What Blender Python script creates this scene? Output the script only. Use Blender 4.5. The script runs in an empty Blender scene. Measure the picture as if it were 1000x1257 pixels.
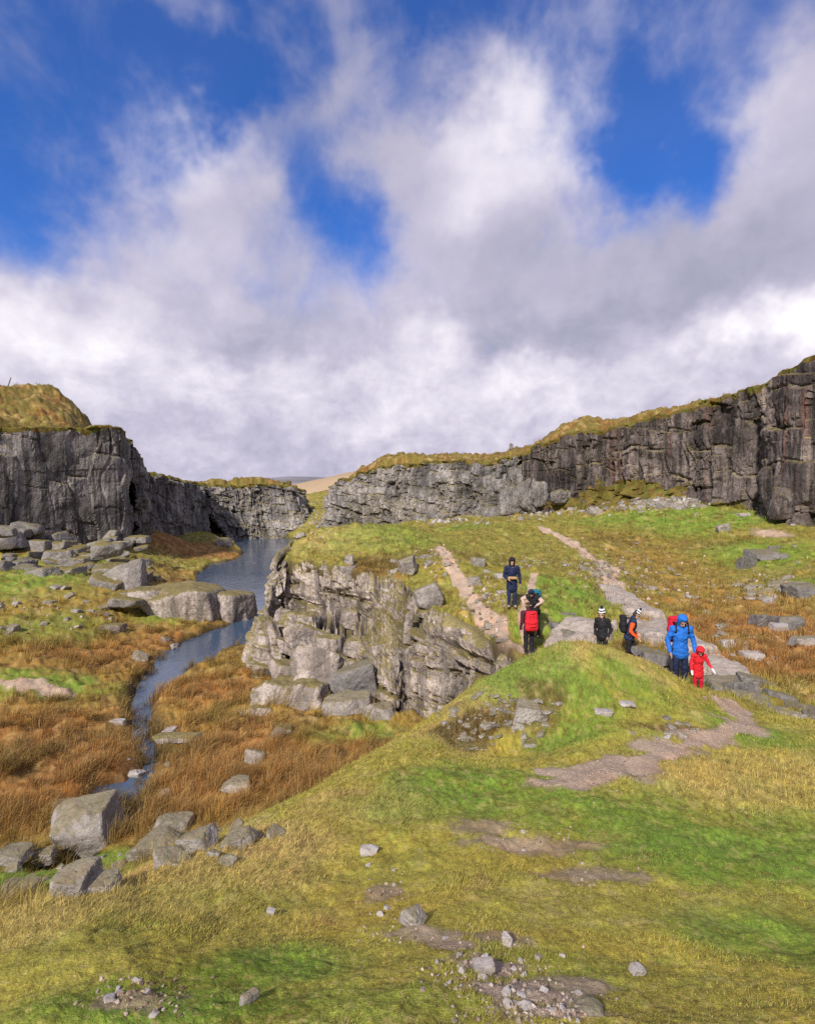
import bpy, bmesh, math, random
import numpy as np
from mathutils import Vector, Matrix, Euler
random.seed(5)
SC = bpy.context.scene
COL = SC.collection
R = math.radians
# ------------------------------------------------------------------ camera
EYE_Z = 8.0                     # eye height above the lake
FOC, HZ = 700.0, 610.0          # focal length and horizon row, in pixels of a 1000 x 1257 frame
cd = bpy.data.cameras.new('camera')
cam = bpy.data.objects.new('camera', cd); COL.objects.link(cam)
cam.location = (0, 0, EYE_Z); cam.rotation_euler = (R(90), 0, 0)
cd.sensor_fit = 'VERTICAL'; cd.sensor_height = 36.0; cd.lens = 36.0*FOC/1257.0
cd.shift_y = -(628.5-HZ)/1257.0
cd.clip_start = 0.05; cd.clip_end = 12000
SC.camera = cam
SC.cycles.use_denoising = False
SC.view_settings.view_transform = 'Standard'; SC.view_settings.look = 'None'
SC.view_settings.exposure = 0.60; SC.view_settings.gamma = 1.0
# ------------------------------------------------------------------ sun
SUN_AZ, SUN_EL = R(-156), R(38)      # azimuth from +Y (clockwise positive), elevation: over the left shoulder
sd = Vector((math.sin(SUN_AZ)*math.cos(SUN_EL), math.cos(SUN_AZ)*math.cos(SUN_EL), math.sin(SUN_EL)))
sl = bpy.data.lights.new('sun', 'SUN'); sl.energy = 3.4; sl.angle = R(4.0); sl.color = (1.0, 0.93, 0.82)
sun = bpy.data.objects.new('sun', sl); COL.objects.link(sun)
sun.rotation_euler = sd.to_track_quat('Z', 'Y').to_euler()
sun.location = (-40, -30, 60)
# ------------------------------------------------------------------ node helpers
class NT:
    def __init__(s, tree): s.t = tree; s.n = tree.nodes; s.l = tree.links
    def node(s, typ, ins=None, **kw):
        n = s.n.new(typ)
        for k, v in kw.items(): setattr(n, k, v)
        for k, v in (ins or {}).items():
            if hasattr(v, 'is_linked') or hasattr(v, 'links'): s.l.new(v, n.inputs[k])
            else: n.inputs[k].default_value = v
        return n
    def math(s, op, a, b=0.0, c=0.0, clamp=False):
        n = s.node('ShaderNodeMath', {0: a, 1: b, 2: c}, operation=op); n.use_clamp = clamp
        return n.outputs[0]
    def vmath(s, op, a, b=(0, 0, 0)):
        n = s.node('ShaderNodeVectorMath', {0: a, 1: b}, operation=op)
        return n.outputs['Value'] if op in ('DOT_PRODUCT', 'LENGTH') else n.outputs[0]
    def ramp(s, v, lo, hi, a=0.0, b=1.0, smooth=True):
        n = s.node('ShaderNodeMapRange', {'Value': v, 'From Min': lo, 'From Max': hi, 'To Min': a, 'To Max': b})
        if smooth: n.interpolation_type = 'SMOOTHSTEP'
        n.clamp = True
        return n.outputs[0]
    def noise(s, vec, scale, detail=4, rough=0.55, dist=0.0, out='Fac', lac=2.0):
        n = s.node('ShaderNodeTexNoise', {'Vector': vec, 'Scale': scale, 'Detail': detail, 'Roughness': rough, 'Distortion': dist, 'Lacunarity': lac})
        return n.outputs[out]
    def mix(s, f, a, b, blend='MIX'):
        n = s.node('ShaderNodeMix', data_type='RGBA', blend_type=blend)
        for k, v in ((0, f), (6, a), (7, b)):
            if hasattr(v, 'links'): s.l.new(v, n.inputs[k])
            else: n.inputs[k].default_value = v if k == 0 else (tuple(v)+(1,))[:4]
        return n.outputs[2]
# ------------------------------------------------------------------ sky
world = bpy.data.worlds.new('World'); SC.world = world; world.use_nodes = True
world.cycles.sampling_method = 'MANUAL'; world.cycles.sample_map_resolution = 512
W = NT(world.node_tree); W.n.clear()
tc = W.node('ShaderNodeTexCoord')
D = W.vmath('NORMALIZE', tc.outputs['Generated'])
sx = W.node('ShaderNodeSeparateXYZ', {0: D})
dz = sx.outputs['Z']
sky = W.node('ShaderNodeTexSky', sky_type='NISHITA')
sky.sun_disc = False; sky.sun_elevation = SUN_EL; sky.sun_rotation = SUN_AZ
sky.altitude = 400; sky.air_density = 1.0; sky.dust_density = 0.3; sky.ozone_density = 3.0
hs = W.node('ShaderNodeHueSaturation', {'Saturation': 1.35, 'Value': 1.0, 'Color': sky.outputs[0]})
skyc = W.mix(1.0, hs.outputs[0], (0.62, 0.82, 1.22), 'MULTIPLY')
bg_sky = W.node('ShaderNodeBackground', {'Color': skyc, 'Strength': 0.092})
# cloud plane coordinates (a cloud deck seen in perspective)
den = W.math('ADD', W.math('MAXIMUM', dz, 0.0), 0.16)
px_ = W.math('DIVIDE', sx.outputs['X'], den); py_ = W.math('DIVIDE', sx.outputs['Y'], den)
P = W.node('ShaderNodeCombineXYZ', {0: px_, 1: W.math('MULTIPLY', py_, 0.62), 2: 0.0}).outputs[0]
Dn = W.node('ShaderNodeTexNoise', {'Vector': D, 'Scale': 3.2, 'Detail': 5, 'Roughness': 0.6}).outputs['Color']
DW = W.vmath('ADD', D, W.vmath('MULTIPLY', W.vmath('SUBTRACT', Dn, (0.5, 0.5, 0.5)), (0.42, 0.42, 0.42)))
def blob(u, v, a, b, rot=0.0):
    """soft elliptical area of sky round the heading of pixel (u,v); a,b are angular half sizes"""
    d = Vector((u-500.0, FOC, HZ-v)).normalized()
    q = d.to_track_quat('X', 'Z').to_matrix().to_4x4() @ Matrix.Rotation(rot, 4, 'X')
    e = q.inverted().to_euler()
    m = W.node('ShaderNodeMapping', {'Vector': DW, 'Rotation': e, 'Scale': (1, 1, 1)}, vector_type='POINT')
    m2 = W.vmath('MULTIPLY', m.outputs[0], (0, 1.0/a, 1.0/b))
    return W.ramp(W.vmath('LENGTH', m2), 1.0, 0.0)
SKY_COVER = [ # u, v, a, b, rot, weight: openings (negative) and banks (positive) in the cloud deck
 (55, 210, 180, 130, 0, -1.05), (120, 30, 320, 120, 0, -0.80), (262, 95, 80, 80, 0, -0.60), (440, 310, 95, 95, 0, -0.66), (395, 215, 60, 95, 0, -0.50),
 (510, 40, 90, 160, 0.2, -0.75), (330, 20, 90, 90, 0, -0.50), (770, 140, 100, 130, -0.5, -0.70), (870, 60, 170, 110, -0.6, -0.68), (730, 200, 60, 70, 0, -0.42), (838, 205, 55, 60, 0, -0.5), (620, 40, 100, 110, 0, -0.62),
 (250, 235, 200, 140, 0, 0.62), (400, 90, 100, 130, 0, 0.30), (650, 220, 200, 190, 0, 0.62), (960, 220, 170, 190, -0.6, 0.75), (485, 215, 70, 70, 0, 0.30),
 (0, 340, 200, 80, 0, 0.5), (950, 90, 70, 60, -0.6, 0.3)]
SKY_LIGHT = [
 (215, 170, 150, 80, 0, 0.28), (690, 140, 150, 80, 0, 0.32), (70, 390, 130, 70, 0, 0.36), (200, 300, 180, 90, 0, 0.12), (965, 410, 120, 60, 0.3, 0.55), (540, 415, 110, 50, 0, 0.30),
 (300, 470, 260, 70, 0, 0.20), (620, 490, 260, 60, 0, 0.22), (870, 130, 80, 120, -0.6, 0.15), (20, 320, 100, 50, 0, 0.22), (590, 200, 90, 90, 0, 0.15),
 (710, 405, 190, 60, 0, -0.30), (860, 320, 190, 110, 0, -0.26), (330, 415, 130, 50, 0, -0.16), (640, 320, 110, 80, 0, -0.12), (380, 40, 130, 90, 0, -0.15), (100, 545, 300, 60, 0, -0.12)]
def field(tab):
    acc = None
    for (u, v, a, b, r, w) in tab:
        t = W.math('MULTIPLY', blob(u, v, a/FOC, b/FOC, r), w)
        acc = t if acc is None else W.math('ADD', acc, t)
    return acc
Q = W.vmath('MULTIPLY', D, (1.0, 1.0, 0.80)); Q2 = W.vmath('MULTIPLY', D, (1.0, 1.0, 1.35))
cover = W.math('ADD', field(SKY_COVER), W.ramp(dz, 0.46, 0.24, 0.0, 0.80))
n1 = W.noise(Q, 3.6, 7, 0.55, 0.5); n2 = W.noise(Q, 13.0, 6, 0.6, 0.4); nP = W.noise(W.vmath('MULTIPLY', P, (1.0, 0.45, 1.0)), 2.6, 6, 0.55, 0.5)
for n_, k_ in ((n1, 1.7), (n2, 0.95), (nP, 1.1)):
    cover = W.math('ADD', cover, W.math('MULTIPLY', W.math('SUBTRACT', n_, 0.5), k_))
cmask = W.ramp(W.math('ADD', cover, 0.40), -0.40, 1.02, 0.06, 1.0)
n3 = W.noise(Q, 4.6, 7, 0.56, 0.5); n4 = W.noise(Q2, 11.0, 7, 0.60, 0.35); n5 = W.noise(Q2, 36.0, 5, 0.6, 0.2)
light = W.math('ADD', W.math('ADD', field(SKY_LIGHT), W.ramp(dz, 0.45, 0.12, 0.47, 0.60)), W.math('MULTIPLY', W.math('SUBTRACT', n3, 0.5), 0.50))
light = W.math('ADD', light, W.math('MULTIPLY', W.math('SUBTRACT', n4, 0.5), W.ramp(dz, 0.42, 0.16, 0.18, 0.75)))
light = W.math('ADD', light, W.math('MULTIPLY', W.math('SUBTRACT', n5, 0.5), W.ramp(dz, 0.35, 0.12, 0.03, 0.34)))
cr = W.node('ShaderNodeValToRGB', {'Fac': light})
el = cr.color_ramp.elements
el[0].position = 0.0; el[0].color = (0.31, 0.33, 0.46, 1); el[1].position = 1.0; el[1].color = (0.98, 0.95, 1.0, 1)
for p_, c_ in ((0.28, (0.38, 0.38, 0.50, 1)), (0.55, (0.56, 0.53, 0.66, 1)), (0.80, (0.78, 0.74, 0.84, 1))):
    e = el.new(p_); e.color = c_
bg_cl = W.node('ShaderNodeBackground', {'Color': cr.outputs[0], 'Strength': 0.70})
mixs = W.node('ShaderNodeMixShader', {0: cmask, 1: bg_sky.outputs[0], 2: bg_cl.outputs[0]})
wo = W.node('ShaderNodeOutputWorld', {0: mixs.outputs[0]})
# ------------------------------------------------------------------ noise (numpy)
def _h(ix, iy, iz, seed):
    M = np.uint64(0xffffffff)
    n = (ix.astype(np.int64).astype(np.uint64)*np.uint64(374761393) + iy.astype(np.int64).astype(np.uint64)*np.uint64(668265263)
         + iz.astype(np.int64).astype(np.uint64)*np.uint64(2147483647) + np.uint64(seed*974634777+12345)) & M
    n = ((n ^ (n >> np.uint64(13)))*np.uint64(1274126177)) & M
    n = ((n ^ (n >> np.uint64(15)))*np.uint64(2246822519)) & M
    return ((n ^ (n >> np.uint64(16))) & M).astype(np.float64)/4294967296.0
def vn2(x, y, seed=0):          # gradient noise, about -0.5..0.5
    x = np.asarray(x, float); y = np.asarray(y, float); x, y = np.broadcast_arrays(x, y)
    ix = np.floor(x); iy = np.floor(y); fx = x-ix; fy = y-iy; z = np.zeros_like(ix)
    u = fx*fx*fx*(fx*(fx*6-15)+10); v = fy*fy*fy*(fy*(fy*6-15)+10)
    def g(dx, dy):
        a = _h(ix+dx, iy+dy, z, seed)*6.2831853; return np.cos(a)*(fx-dx)+np.sin(a)*(fy-dy)
    a = g(0, 0); b = g(1, 0); c = g(0, 1); d = g(1, 1)
    a = a+(b-a)*u; c = c+(d-c)*u
    return (a+(c-a)*v)*0.85
def vn3(x, y, z, seed=0):
    ix = np.floor(x); iy = np.floor(y); iz = np.floor(z); fx = x-ix; fy = y-iy; fz = z-iz
    u = fx*fx*(3-2*fx); v = fy*fy*(3-2*fy); w = fz*fz*(3-2*fz); r = 0
    for k in (0, 1):
        a = _h(ix, iy, iz+k, seed); b = _h(ix+1, iy, iz+k, seed); c = _h(ix, iy+1, iz+k, seed); d = _h(ix+1, iy+1, iz+k, seed)
        t = (a+(b-a)*u)+((c+(d-c)*u)-(a+(b-a)*u))*v
        r = r + t*((1-w) if k == 0 else w)
    return r - 0.5
def fbm2(x, y, o=4, seed=0, g=0.5):
    s = 0; a = 1.0; f = 1.0
    for i in range(o):
        s = s + a*vn2(x*f+17.3*i, y*f-9.1*i, seed+i); a *= g; f *= 2.03
    return s
def fbm3(p, f, o=4, seed=0, g=0.5):
    s = 0; a = 1.0
    for i in range(o):
        s = s + a*vn3(p[:, 0]*f+17.3*i, p[:, 1]*f-9.1*i, p[:, 2]*f+3.7*i, seed+i); a *= g; f *= 2.03
    return s
def sstep(x, a, b):
    t = np.clip((x-a)/(b-a), 0, 1); return t*t*(3-2*t)
# ------------------------------------------------------------------ mesh helpers
def mesh_np(name, v, f, mats=(), smooth=False, midx=None, col=None):
    """v (n,3); f (m,k) int array, or a list of such arrays"""
    me = bpy.data.meshes.new(name)
    v = np.asarray(v, np.float32); fl = f if isinstance(f, list) else [f]
    fl = [np.asarray(q, np.int32) for q in fl if len(q)]
    me.vertices.add(len(v)); me.vertices.foreach_set('co', v.ravel())
    tot = sum(q.size for q in fl); nf = sum(len(q) for q in fl)
    me.loops.add(tot); me.loops.foreach_set('vertex_index', np.concatenate([q.ravel() for q in fl]))
    me.polygons.add(nf)
    ls = np.concatenate([np.full(len(q), q.shape[1], np.int32) for q in fl])
    st = np.concatenate([[0], np.cumsum(ls)[:-1]]).astype(np.int32)
    me.polygons.foreach_set('loop_start', st); me.polygons.foreach_set('loop_total', ls)
    me.polygons.foreach_set('use_smooth', np.full(nf, bool(smooth)))
    for m in mats: me.materials.append(m)
    if midx is not None: me.polygons.foreach_set('material_index', np.asarray(midx, np.int32))
    if col is not None:
        a = me.attributes.new('col', 'FLOAT_COLOR', 'POINT')
        c4 = np.ones((len(v), 4), np.float32); c4[:, :3] = col; a.data.foreach_set('color', c4.ravel())
    me.update(calc_edges=True); me.validate()
    return me
def link(name, me, parent=None, loc=None, rot=None):
    o = bpy.data.objects.new(name, me); COL.objects.link(o)
    if parent is not None: o.parent = parent
    if loc is not None: o.location = loc
    if rot is not None: o.rotation_euler = rot
    return o
def tag(o, label=None, cat=None, group=None, kind=None):
    if label: o['label'] = label
    if cat: o['category'] = cat
    if group: o['group'] = group
    if kind: o['kind'] = kind
    return o
def thing(name, label, cat, loc=(0, 0, 0), rz=0.0, group=None):
    o = bpy.data.objects.new(name, None); COL.objects.link(o); o.empty_display_size = 0.2
    o.location = loc; o.rotation_euler = (0, 0, rz)
    return tag(o, label, cat, group)
def at(u, v, y):        # the point seen at (u, v) that stands y metres ahead
    return np.array([(u-500.0)*y/FOC, y, EYE_Z-(v-HZ)*y/FOC])
# ------------------------------------------------------------------ terrain heights
FLOOR = [ # u, v, distance
 # the near bank the photographer stands on
 (0,1257,1.8),(250,1257,1.72),(500,1257,1.7),(750,1257,1.7),(1000,1257,1.8),(0,1180,2.4),(500,1170,2.42),(1000,1180,2.5),
 (0,1125,3.1),(120,1085,3.5),(250,1042,4.4),(380,985,5.4),(500,932,6.5),(250,1110,3.3),(250,1180,2.4),(400,1050,4.1),(400,1110,3.3),
 (500,1100,3.3),(500,1000,4.9),(620,1000,4.95),(620,1080,3.6),(720,950,6.0),(800,1000,4.9),(900,1000,5.0),(900,1100,3.4),(800,1080,3.6),(1000,1000,5.1),(1000,1090,3.6),
 (1000,902,7.6),(930,903,7.6),(1080,902,7.6),(1200,920,7.4),(1400,960,6.6),(880,930,6.6),(950,940,6.4),
 (640,932,6.8),(640,905,7.7),(590,912,7.75),(690,896,7.7),(640,858,8.15),(600,866,8.2),(680,845,8.3),(545,918,7.5),(720,925,6.6),(800,910,6.9),(850,903,7.2),(910,885,8.0),(900,870,9.2),(892,855,10.6),
 # the mound
 (530,905,7.5),(560,872,8.3),(600,832,9.0),(650,802,9.4),(700,788,9.6),(750,795,9.6),(800,815,9.5),(850,846,9.2),(888,880,8.6),
 (650,828,8.75),(700,850,8.2),(720,890,7.4),(750,885,7.5),(800,880,7.8),(840,885,7.6),(780,845,8.5),(700,815,8.9),
 # hollow behind the mound with the path
 (690,845,11.8),(760,850,11.8),(830,858,11.6),(640,860,12.2),(600,900,12.0),(720,836,13.4),(780,836,13.4),(855,850,13.2),(830,843,13.5),(650,800,17.8),(720,812,16.2),(772,815,16.6),(800,800,17.0),
 (628,742,20.5),(610,770,19.0),(600,790,17.6),(690,760,20.0),(640,715,25.0),(690,720,24.0),(740,740,22.0),(720,700,28.0),(760,745,24.0),(800,775,20.0),(840,800,17.2),(880,835,15.3),(900,845,13.8),(950,885,12.0),(1000,905,11.4),
 (550,690,27.0),(535,668,32.0),(575,725,24.0),(640,650,46.0),(620,680,32.0),
 # the plateau of the outcrop
 (440,645,34.0),(405,658,32.5),(500,648,38.0),(460,672,30.0),(600,650,45.0),(580,640,55.0),(560,660,38.0),
 # its foot
 (590,960,14.0),(300,800,27.5),
 # right-hand slope
 (700,640,55.0),(600,640,65.0),(680,660,42.0),(950,800,17.0),(850,730,27.0),(900,705,32.0),(1000,700,29.0),(950,660,40.0),(800,680,38.0),(1000,640,43.0),(870,622,54.0),(750,630,60.0),(650,634,72.0),
 (500,641,85.0),(420,643,92.0),(1000,750,22.0),(1000,800,16.5),(1000,850,13.6),(900,760,22.0),(1150,640,36.0),(1150,700,24.0),(1200,800,14.0),(1400,700,20.0),(1500,900,10.0),
 # valley and lake bed on the left
 (10,1080,10.4),(100,1090,10.0),(200,1062,10.6),(300,1010,12.0),(380,975,13.2),(440,940,14.2),(350,950,14.6),(250,960,14.8),(150,985,14.6),(50,1000,14.0),(-60,1000,13.8),(-150,1100,9.5),(-300,1000,12.0),
 (0,850,21.0),(60,840,21.8),(0,900,18.4),(80,900,18.6),(100,760,32.0),(30,730,34.5),(100,675,54),(55,668,52),(140,690,50),(30,700,46),(0,700,42.0),(100,712,39.0),(180,735,38.0),(60,800,25.5),(150,815,26.0),(-200,750,30.0),(-300,850,20.0),
 (250,850,22.2),(230,880,20.2),(330,900,19.4),(300,830,25.0),
 (240,760,39.0),(270,655,85.0),(220,668,82.0),(190,670,70.0),(250,690,71.0),(290,690,69.0),(230,735,44.0),(200,700,50.0),
 (805,611,59.5),(775,616,61.0),(835,610,58.0),(300,660,112.0),(350,658,112.0),(400,628,118.0),(380,640,112.0),(370,612,150.0),(410,600,160.0),(430,598,170.0),(350,615,180.0)]
GRID = [ [(364,663,35.0),(353,674,34.6),(341,706,33.6),(334,738,32.8),(326,766,32.2),(318,790,31.4),(312,815,30.4)], # the granite outcrop: columns left to right; each (u, v, distance) from the grassy lip down to below the ground
 [(356,668,31.5),(342,682,29.6),(333,712,28.2),(328,742,27.3),(320,768,26.2),(313,800,25.2),(309,862,24.0)],
 [(362,676,31.0),(353,690,29.6),(350,722,28.6),(349,752,27.9),(349,765,25.8),(348,800,25.0),(347,866,23.3)],
 [(390,682,30.0),(387,692,28.4),(387,725,27.6),(387,755,27.0),(387,768,25.0),(386,808,24.3),(384,876,22.6)],
 [(424,684,29.0),(423,698,27.4),(423,728,26.8),(423,752,26.2),(423,778,24.6),(421,818,23.6),(419,885,22.0)],
 [(458,692,28.2),(457,708,26.8),(457,738,25.8),(456,766,24.6),(455,796,23.0),(453,828,21.8),(451,890,20.8)],
 [(488,702,27.4),(489,718,25.8),(488,748,24.2),(487,776,22.7),(485,806,21.4),(483,842,20.4),(480,905,19.5)],
 [(514,726,25.2),(514,744,22.8),(511,764,21.6),(507,790,20.9),(505,822,20.5),(503,862,20.0),(499,935,19.2)],
 [(556,748,22.8),(558,764,20.8),(555,786,19.9),(550,808,19.5),(548,842,19.2),(545,876,18.9),(543,935,18.2)],
 [(600,776,20.4),(602,794,18.6),(600,810,18.1),(597,826,17.9),(594,852,17.7),(592,882,17.5),(590,935,17.0)],
 [(640,800,18.6),(642,816,17.2),(641,830,16.8),(640,845,16.6),(640,868,16.5),(638,890,16.4),(636,935,16.0)]]
WFLOOR = [(0,0,6.42),(0,-3,6.9),(-6,-3,6.3),(6,-4,7),(0,-15,8),(20,-10,6),(-20,-10,3.5),(0,-60,9),(-60,-40,6),(60,-60,10),(-30,10,1.2),(-50,25,2),(25,5,4),(32,15,5),
 (-28,76,1.3),(-32,76,3.2),(-26,80,.8),(-29,90,1.0),(-24.5,75,.5),(-22,95,-2.5),(-15,70,-2.5),(-18,60,-2.0),(-10,45,-1.8),(-12,50,-2),(-8,60,-1.5),(-10,80,-1.6),(-25,108,-1.5),(-9.5,36,-1.4),(-12,34,-1.2),(-34.5,90,2.5),(-34.5,78,3.4),(-34,70,3.0),(-33,99,1.5),(-28,84,1.2),(-5,95,2.5),(-4,70,1.5),(0,55,4),
 (-20,250,10),(-40,330,12),(0,330,16)]
RIMW = [(-62,20,14),(-48,40,13.2),(-37,52,14.1),(-33,57.5,14.9),(-29.4,62,15.4),(-31,66,14.6),(-35.6,78,11.6),(-35.8,100,10.0),(-39,108,10.0),(-24,116,10.4),(-27,140,9.0),
 (-44,64,17.6),(-48,76,22.2),(-45,76,20.4),(-41,72,17.4),(-38.5,70,15.0),(-54,74,21.0),(-60,62,18.5),(-66,76,20.0),(-38,64,15.0),(-37,70,13.0),(-42,82,11.8),(-46,95,10),(-33,118,11.9),(-29,119,11.6),(-40,118,11.2),(-60,110,10),(-90,60,12),(-80,140,9),(-60,200,9),
 (-16,140,8),(-14,125,9),(-13.5,104,9.5),(-12,98,10.4),(-4,93,13.0),(5,86,13.3),(11.4,80,12.8),(15,76.5,13.8),(20,70,16.0),(22.6,66,15.7),(26,61,16.6),(29,57,17),(31,53,17.6),(31.6,49.5,18),(30.9,44,18.5),(30.8,40,18.8),(31.5,34,18.5),(34,20,18),(36,0,17),(40,-40,15),
 (2,98,15.4),(8,100,15.2),(-5,101,14.4),(13,92,14.4),(24,79,18.3),(26,76,18.0),(30,72,18.0),(36,64,18.6),(40,56,19.4),(42,44,19.6),(60,60,18),(80,90,14),(30,130,13),(0,140,11),(70,0,17),(45,20,19),(60,150,11)]
def _emb(x, y):
    r = np.sqrt(x*x+y*y)+0.35; return np.stack([0.9*x/r, 0.9*y/r, 0.75*np.log(r)], -1)
def _fit(pts):
    pts = np.asarray(pts, float); e = _emb(pts[:, 0], pts[:, 1]); n = len(pts)
    K = -np.sqrt(((e[:, None]-e[None])**2).sum(-1)+0.03**2)
    Q = np.concatenate([np.ones((n, 1)), e], 1)
    A = np.zeros((n+4, n+4)); A[:n, :n] = K + np.eye(n)*0.004; A[:n, n:] = Q; A[n:, :n] = Q.T
    s = np.linalg.solve(A, np.concatenate([pts[:, 2], np.zeros(4)])); return e, s[:n], s[n:]
def _ev(fit, x, y):
    e, w, c = fit; x = x.ravel(); y = y.ravel(); out = np.empty(len(x))
    for i in range(0, len(x), 40000):
        q = _emb(x[i:i+40000], y[i:i+40000])
        d2 = (q*q).sum(-1)[:, None]+(e*e).sum(-1)[None]-2*q@e.T
        out[i:i+40000] = -np.sqrt(np.maximum(d2, 0)+0.03**2)@w + c[0] + q@c[1:]
    return out
_lip = [tuple(at(*c[k])+np.array([0, 0, 0.06])) for c in GRID for k in (0, 1)]
_toe = [tuple(at(*c[-1])[:2])+(0.30,) for c in GRID[2:9]]
F_FIT = _fit([tuple(at(*p)) for p in FLOOR]+WFLOOR+_lip+_toe)
R_FIT = _fit(RIMW)
L_WALL = [(-70,5,2,14),(-62,20,1.5,14),(-48,40,1,13.2),(-38,52,0.6,14.3),(-34.4,57.5,.5,15.0),(-31.2,61.6,.3,15.6),(-32.6,66,.3,14.6),(-35.6,78,0,11.6),(-35.8,100,-.5,10.2),(-39,108,-.5,10.1),(-35,112.5,-.5,10.2),(-30,114.5,-.5,10.6),(-24,116,-.5,10.5),(-22.5,122,0,9.5),(-27,140,1,8.6),(-34,180,6,9)]
R_WALL = [(-14,180,6,9),(-16,140,3,8),(-14,125,2,8.6),(-13.5,104,2,9.3),(-12.0,98,2,10.4),(-4,93,2.5,13.0),(5,86,3,13.4),(11.4,80,3.6,12.9),(15,76.5,4,13.8),(20,70,4.5,16.0),(22.6,66,5,15.7),(26,61,5.3,16.6),(29,57,5.6,17.0),(31,53,5.6,17.6),(31.6,49.5,5,18.1),(30.9,44,4.5,18.6),(30.8,40,4.5,18.8),(31.5,34,4.5,18.5),(34,20,4.5,18),(36,0,5,17),(40,-40,5,15)]
QUARRY = np.array([(p[0], p[1]) for p in L_WALL]+[(-40,420),(-8,420)]+[(p[0], p[1]) for p in R_WALL]+[(60,-200),(-80,-200)], float)
def poly_sd(poly, x, y):      # signed distance, negative inside
    d = np.full(x.shape, 1e18); ins = np.zeros(x.shape, bool); n = len(poly)
    for i in range(n):
        ax, ay = poly[i]; bx, by = poly[(i+1) % n]; ex, ey = bx-ax, by-ay
        t = np.clip(((x-ax)*ex+(y-ay)*ey)/(ex*ex+ey*ey+1e-12), 0, 1)
        d = np.minimum(d, (x-ax-ex*t)**2+(y-ay-ey*t)**2)
        if ay != by:
            c = ((ay > y) != (by > y)) & (x < (bx-ax)*(y-ay)/(by-ay)+ax); ins ^= c
    d = np.sqrt(d); return np.where(ins, -d, d)
def line_d(pts, x, y):        # distance to a polyline
    d = np.full(x.shape, 1e18)
    for (ax, ay), (bx, by) in zip(pts[:-1], pts[1:]):
        ex, ey = bx-ax, by-ay; t = np.clip(((x-ax)*ex+(y-ay)*ey)/(ex*ex+ey*ey+1e-12), 0, 1)
        d = np.minimum(d, (x-ax-ex*t)**2+(y-ay-ey*t)**2)
    return np.sqrt(d)
def lake_pt(u, v): y = EYE_Z*FOC/(v-HZ); return ((u-500.0)*y/FOC, y)
LAKE = np.array([(-22.2,77)]+[lake_pt(*p) for p in [(290,687),(262,692),(243,706),(246,722),(285,740),(303,752),(290,766),(262,774),(232,786),(208,800),(198,812),(182,830),(168,846),(165,866),(171,886),(180,884),(182,866),(190,850),(206,836),(228,822),(262,811),(282,800),(330,795)]]
   +[(-8.3,30.0),(-7.9,32),(-7.55,34),(-7.5,37),(-8,43),(-9.5,60),(-11,80),(-14,95),(-18,104),(-24,112),(-33,110),(-36,104),(-33,99),(-30,94),(-26.5,88),(-23.5,82)], float)
POOL = np.array([lake_pt(*p) for p in [(126,968),(150,963),(176,968),(182,978),(168,985),(136,985),(122,978)]], float)
STREAM = [lake_pt(*p) for p in [(176,880),(172,905),(186,925),(180,945),(160,965),(160,1000),(150,1035),(120,1060),(60,1100)]]
def _toe_xy(c):
    p, q = at(*c[-2]), at(*c[-1]); t = np.clip((p[2]+0.05)/(p[2]-q[2]), 0, 1) if p[2] > q[2] else 1; return tuple((p+(q-p)*t)[:2])
OUT_FOOT = np.array([tuple(at(*c[1])[:2]) for c in GRID]+[_toe_xy(c) for c in GRID[::-1]], float)
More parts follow.
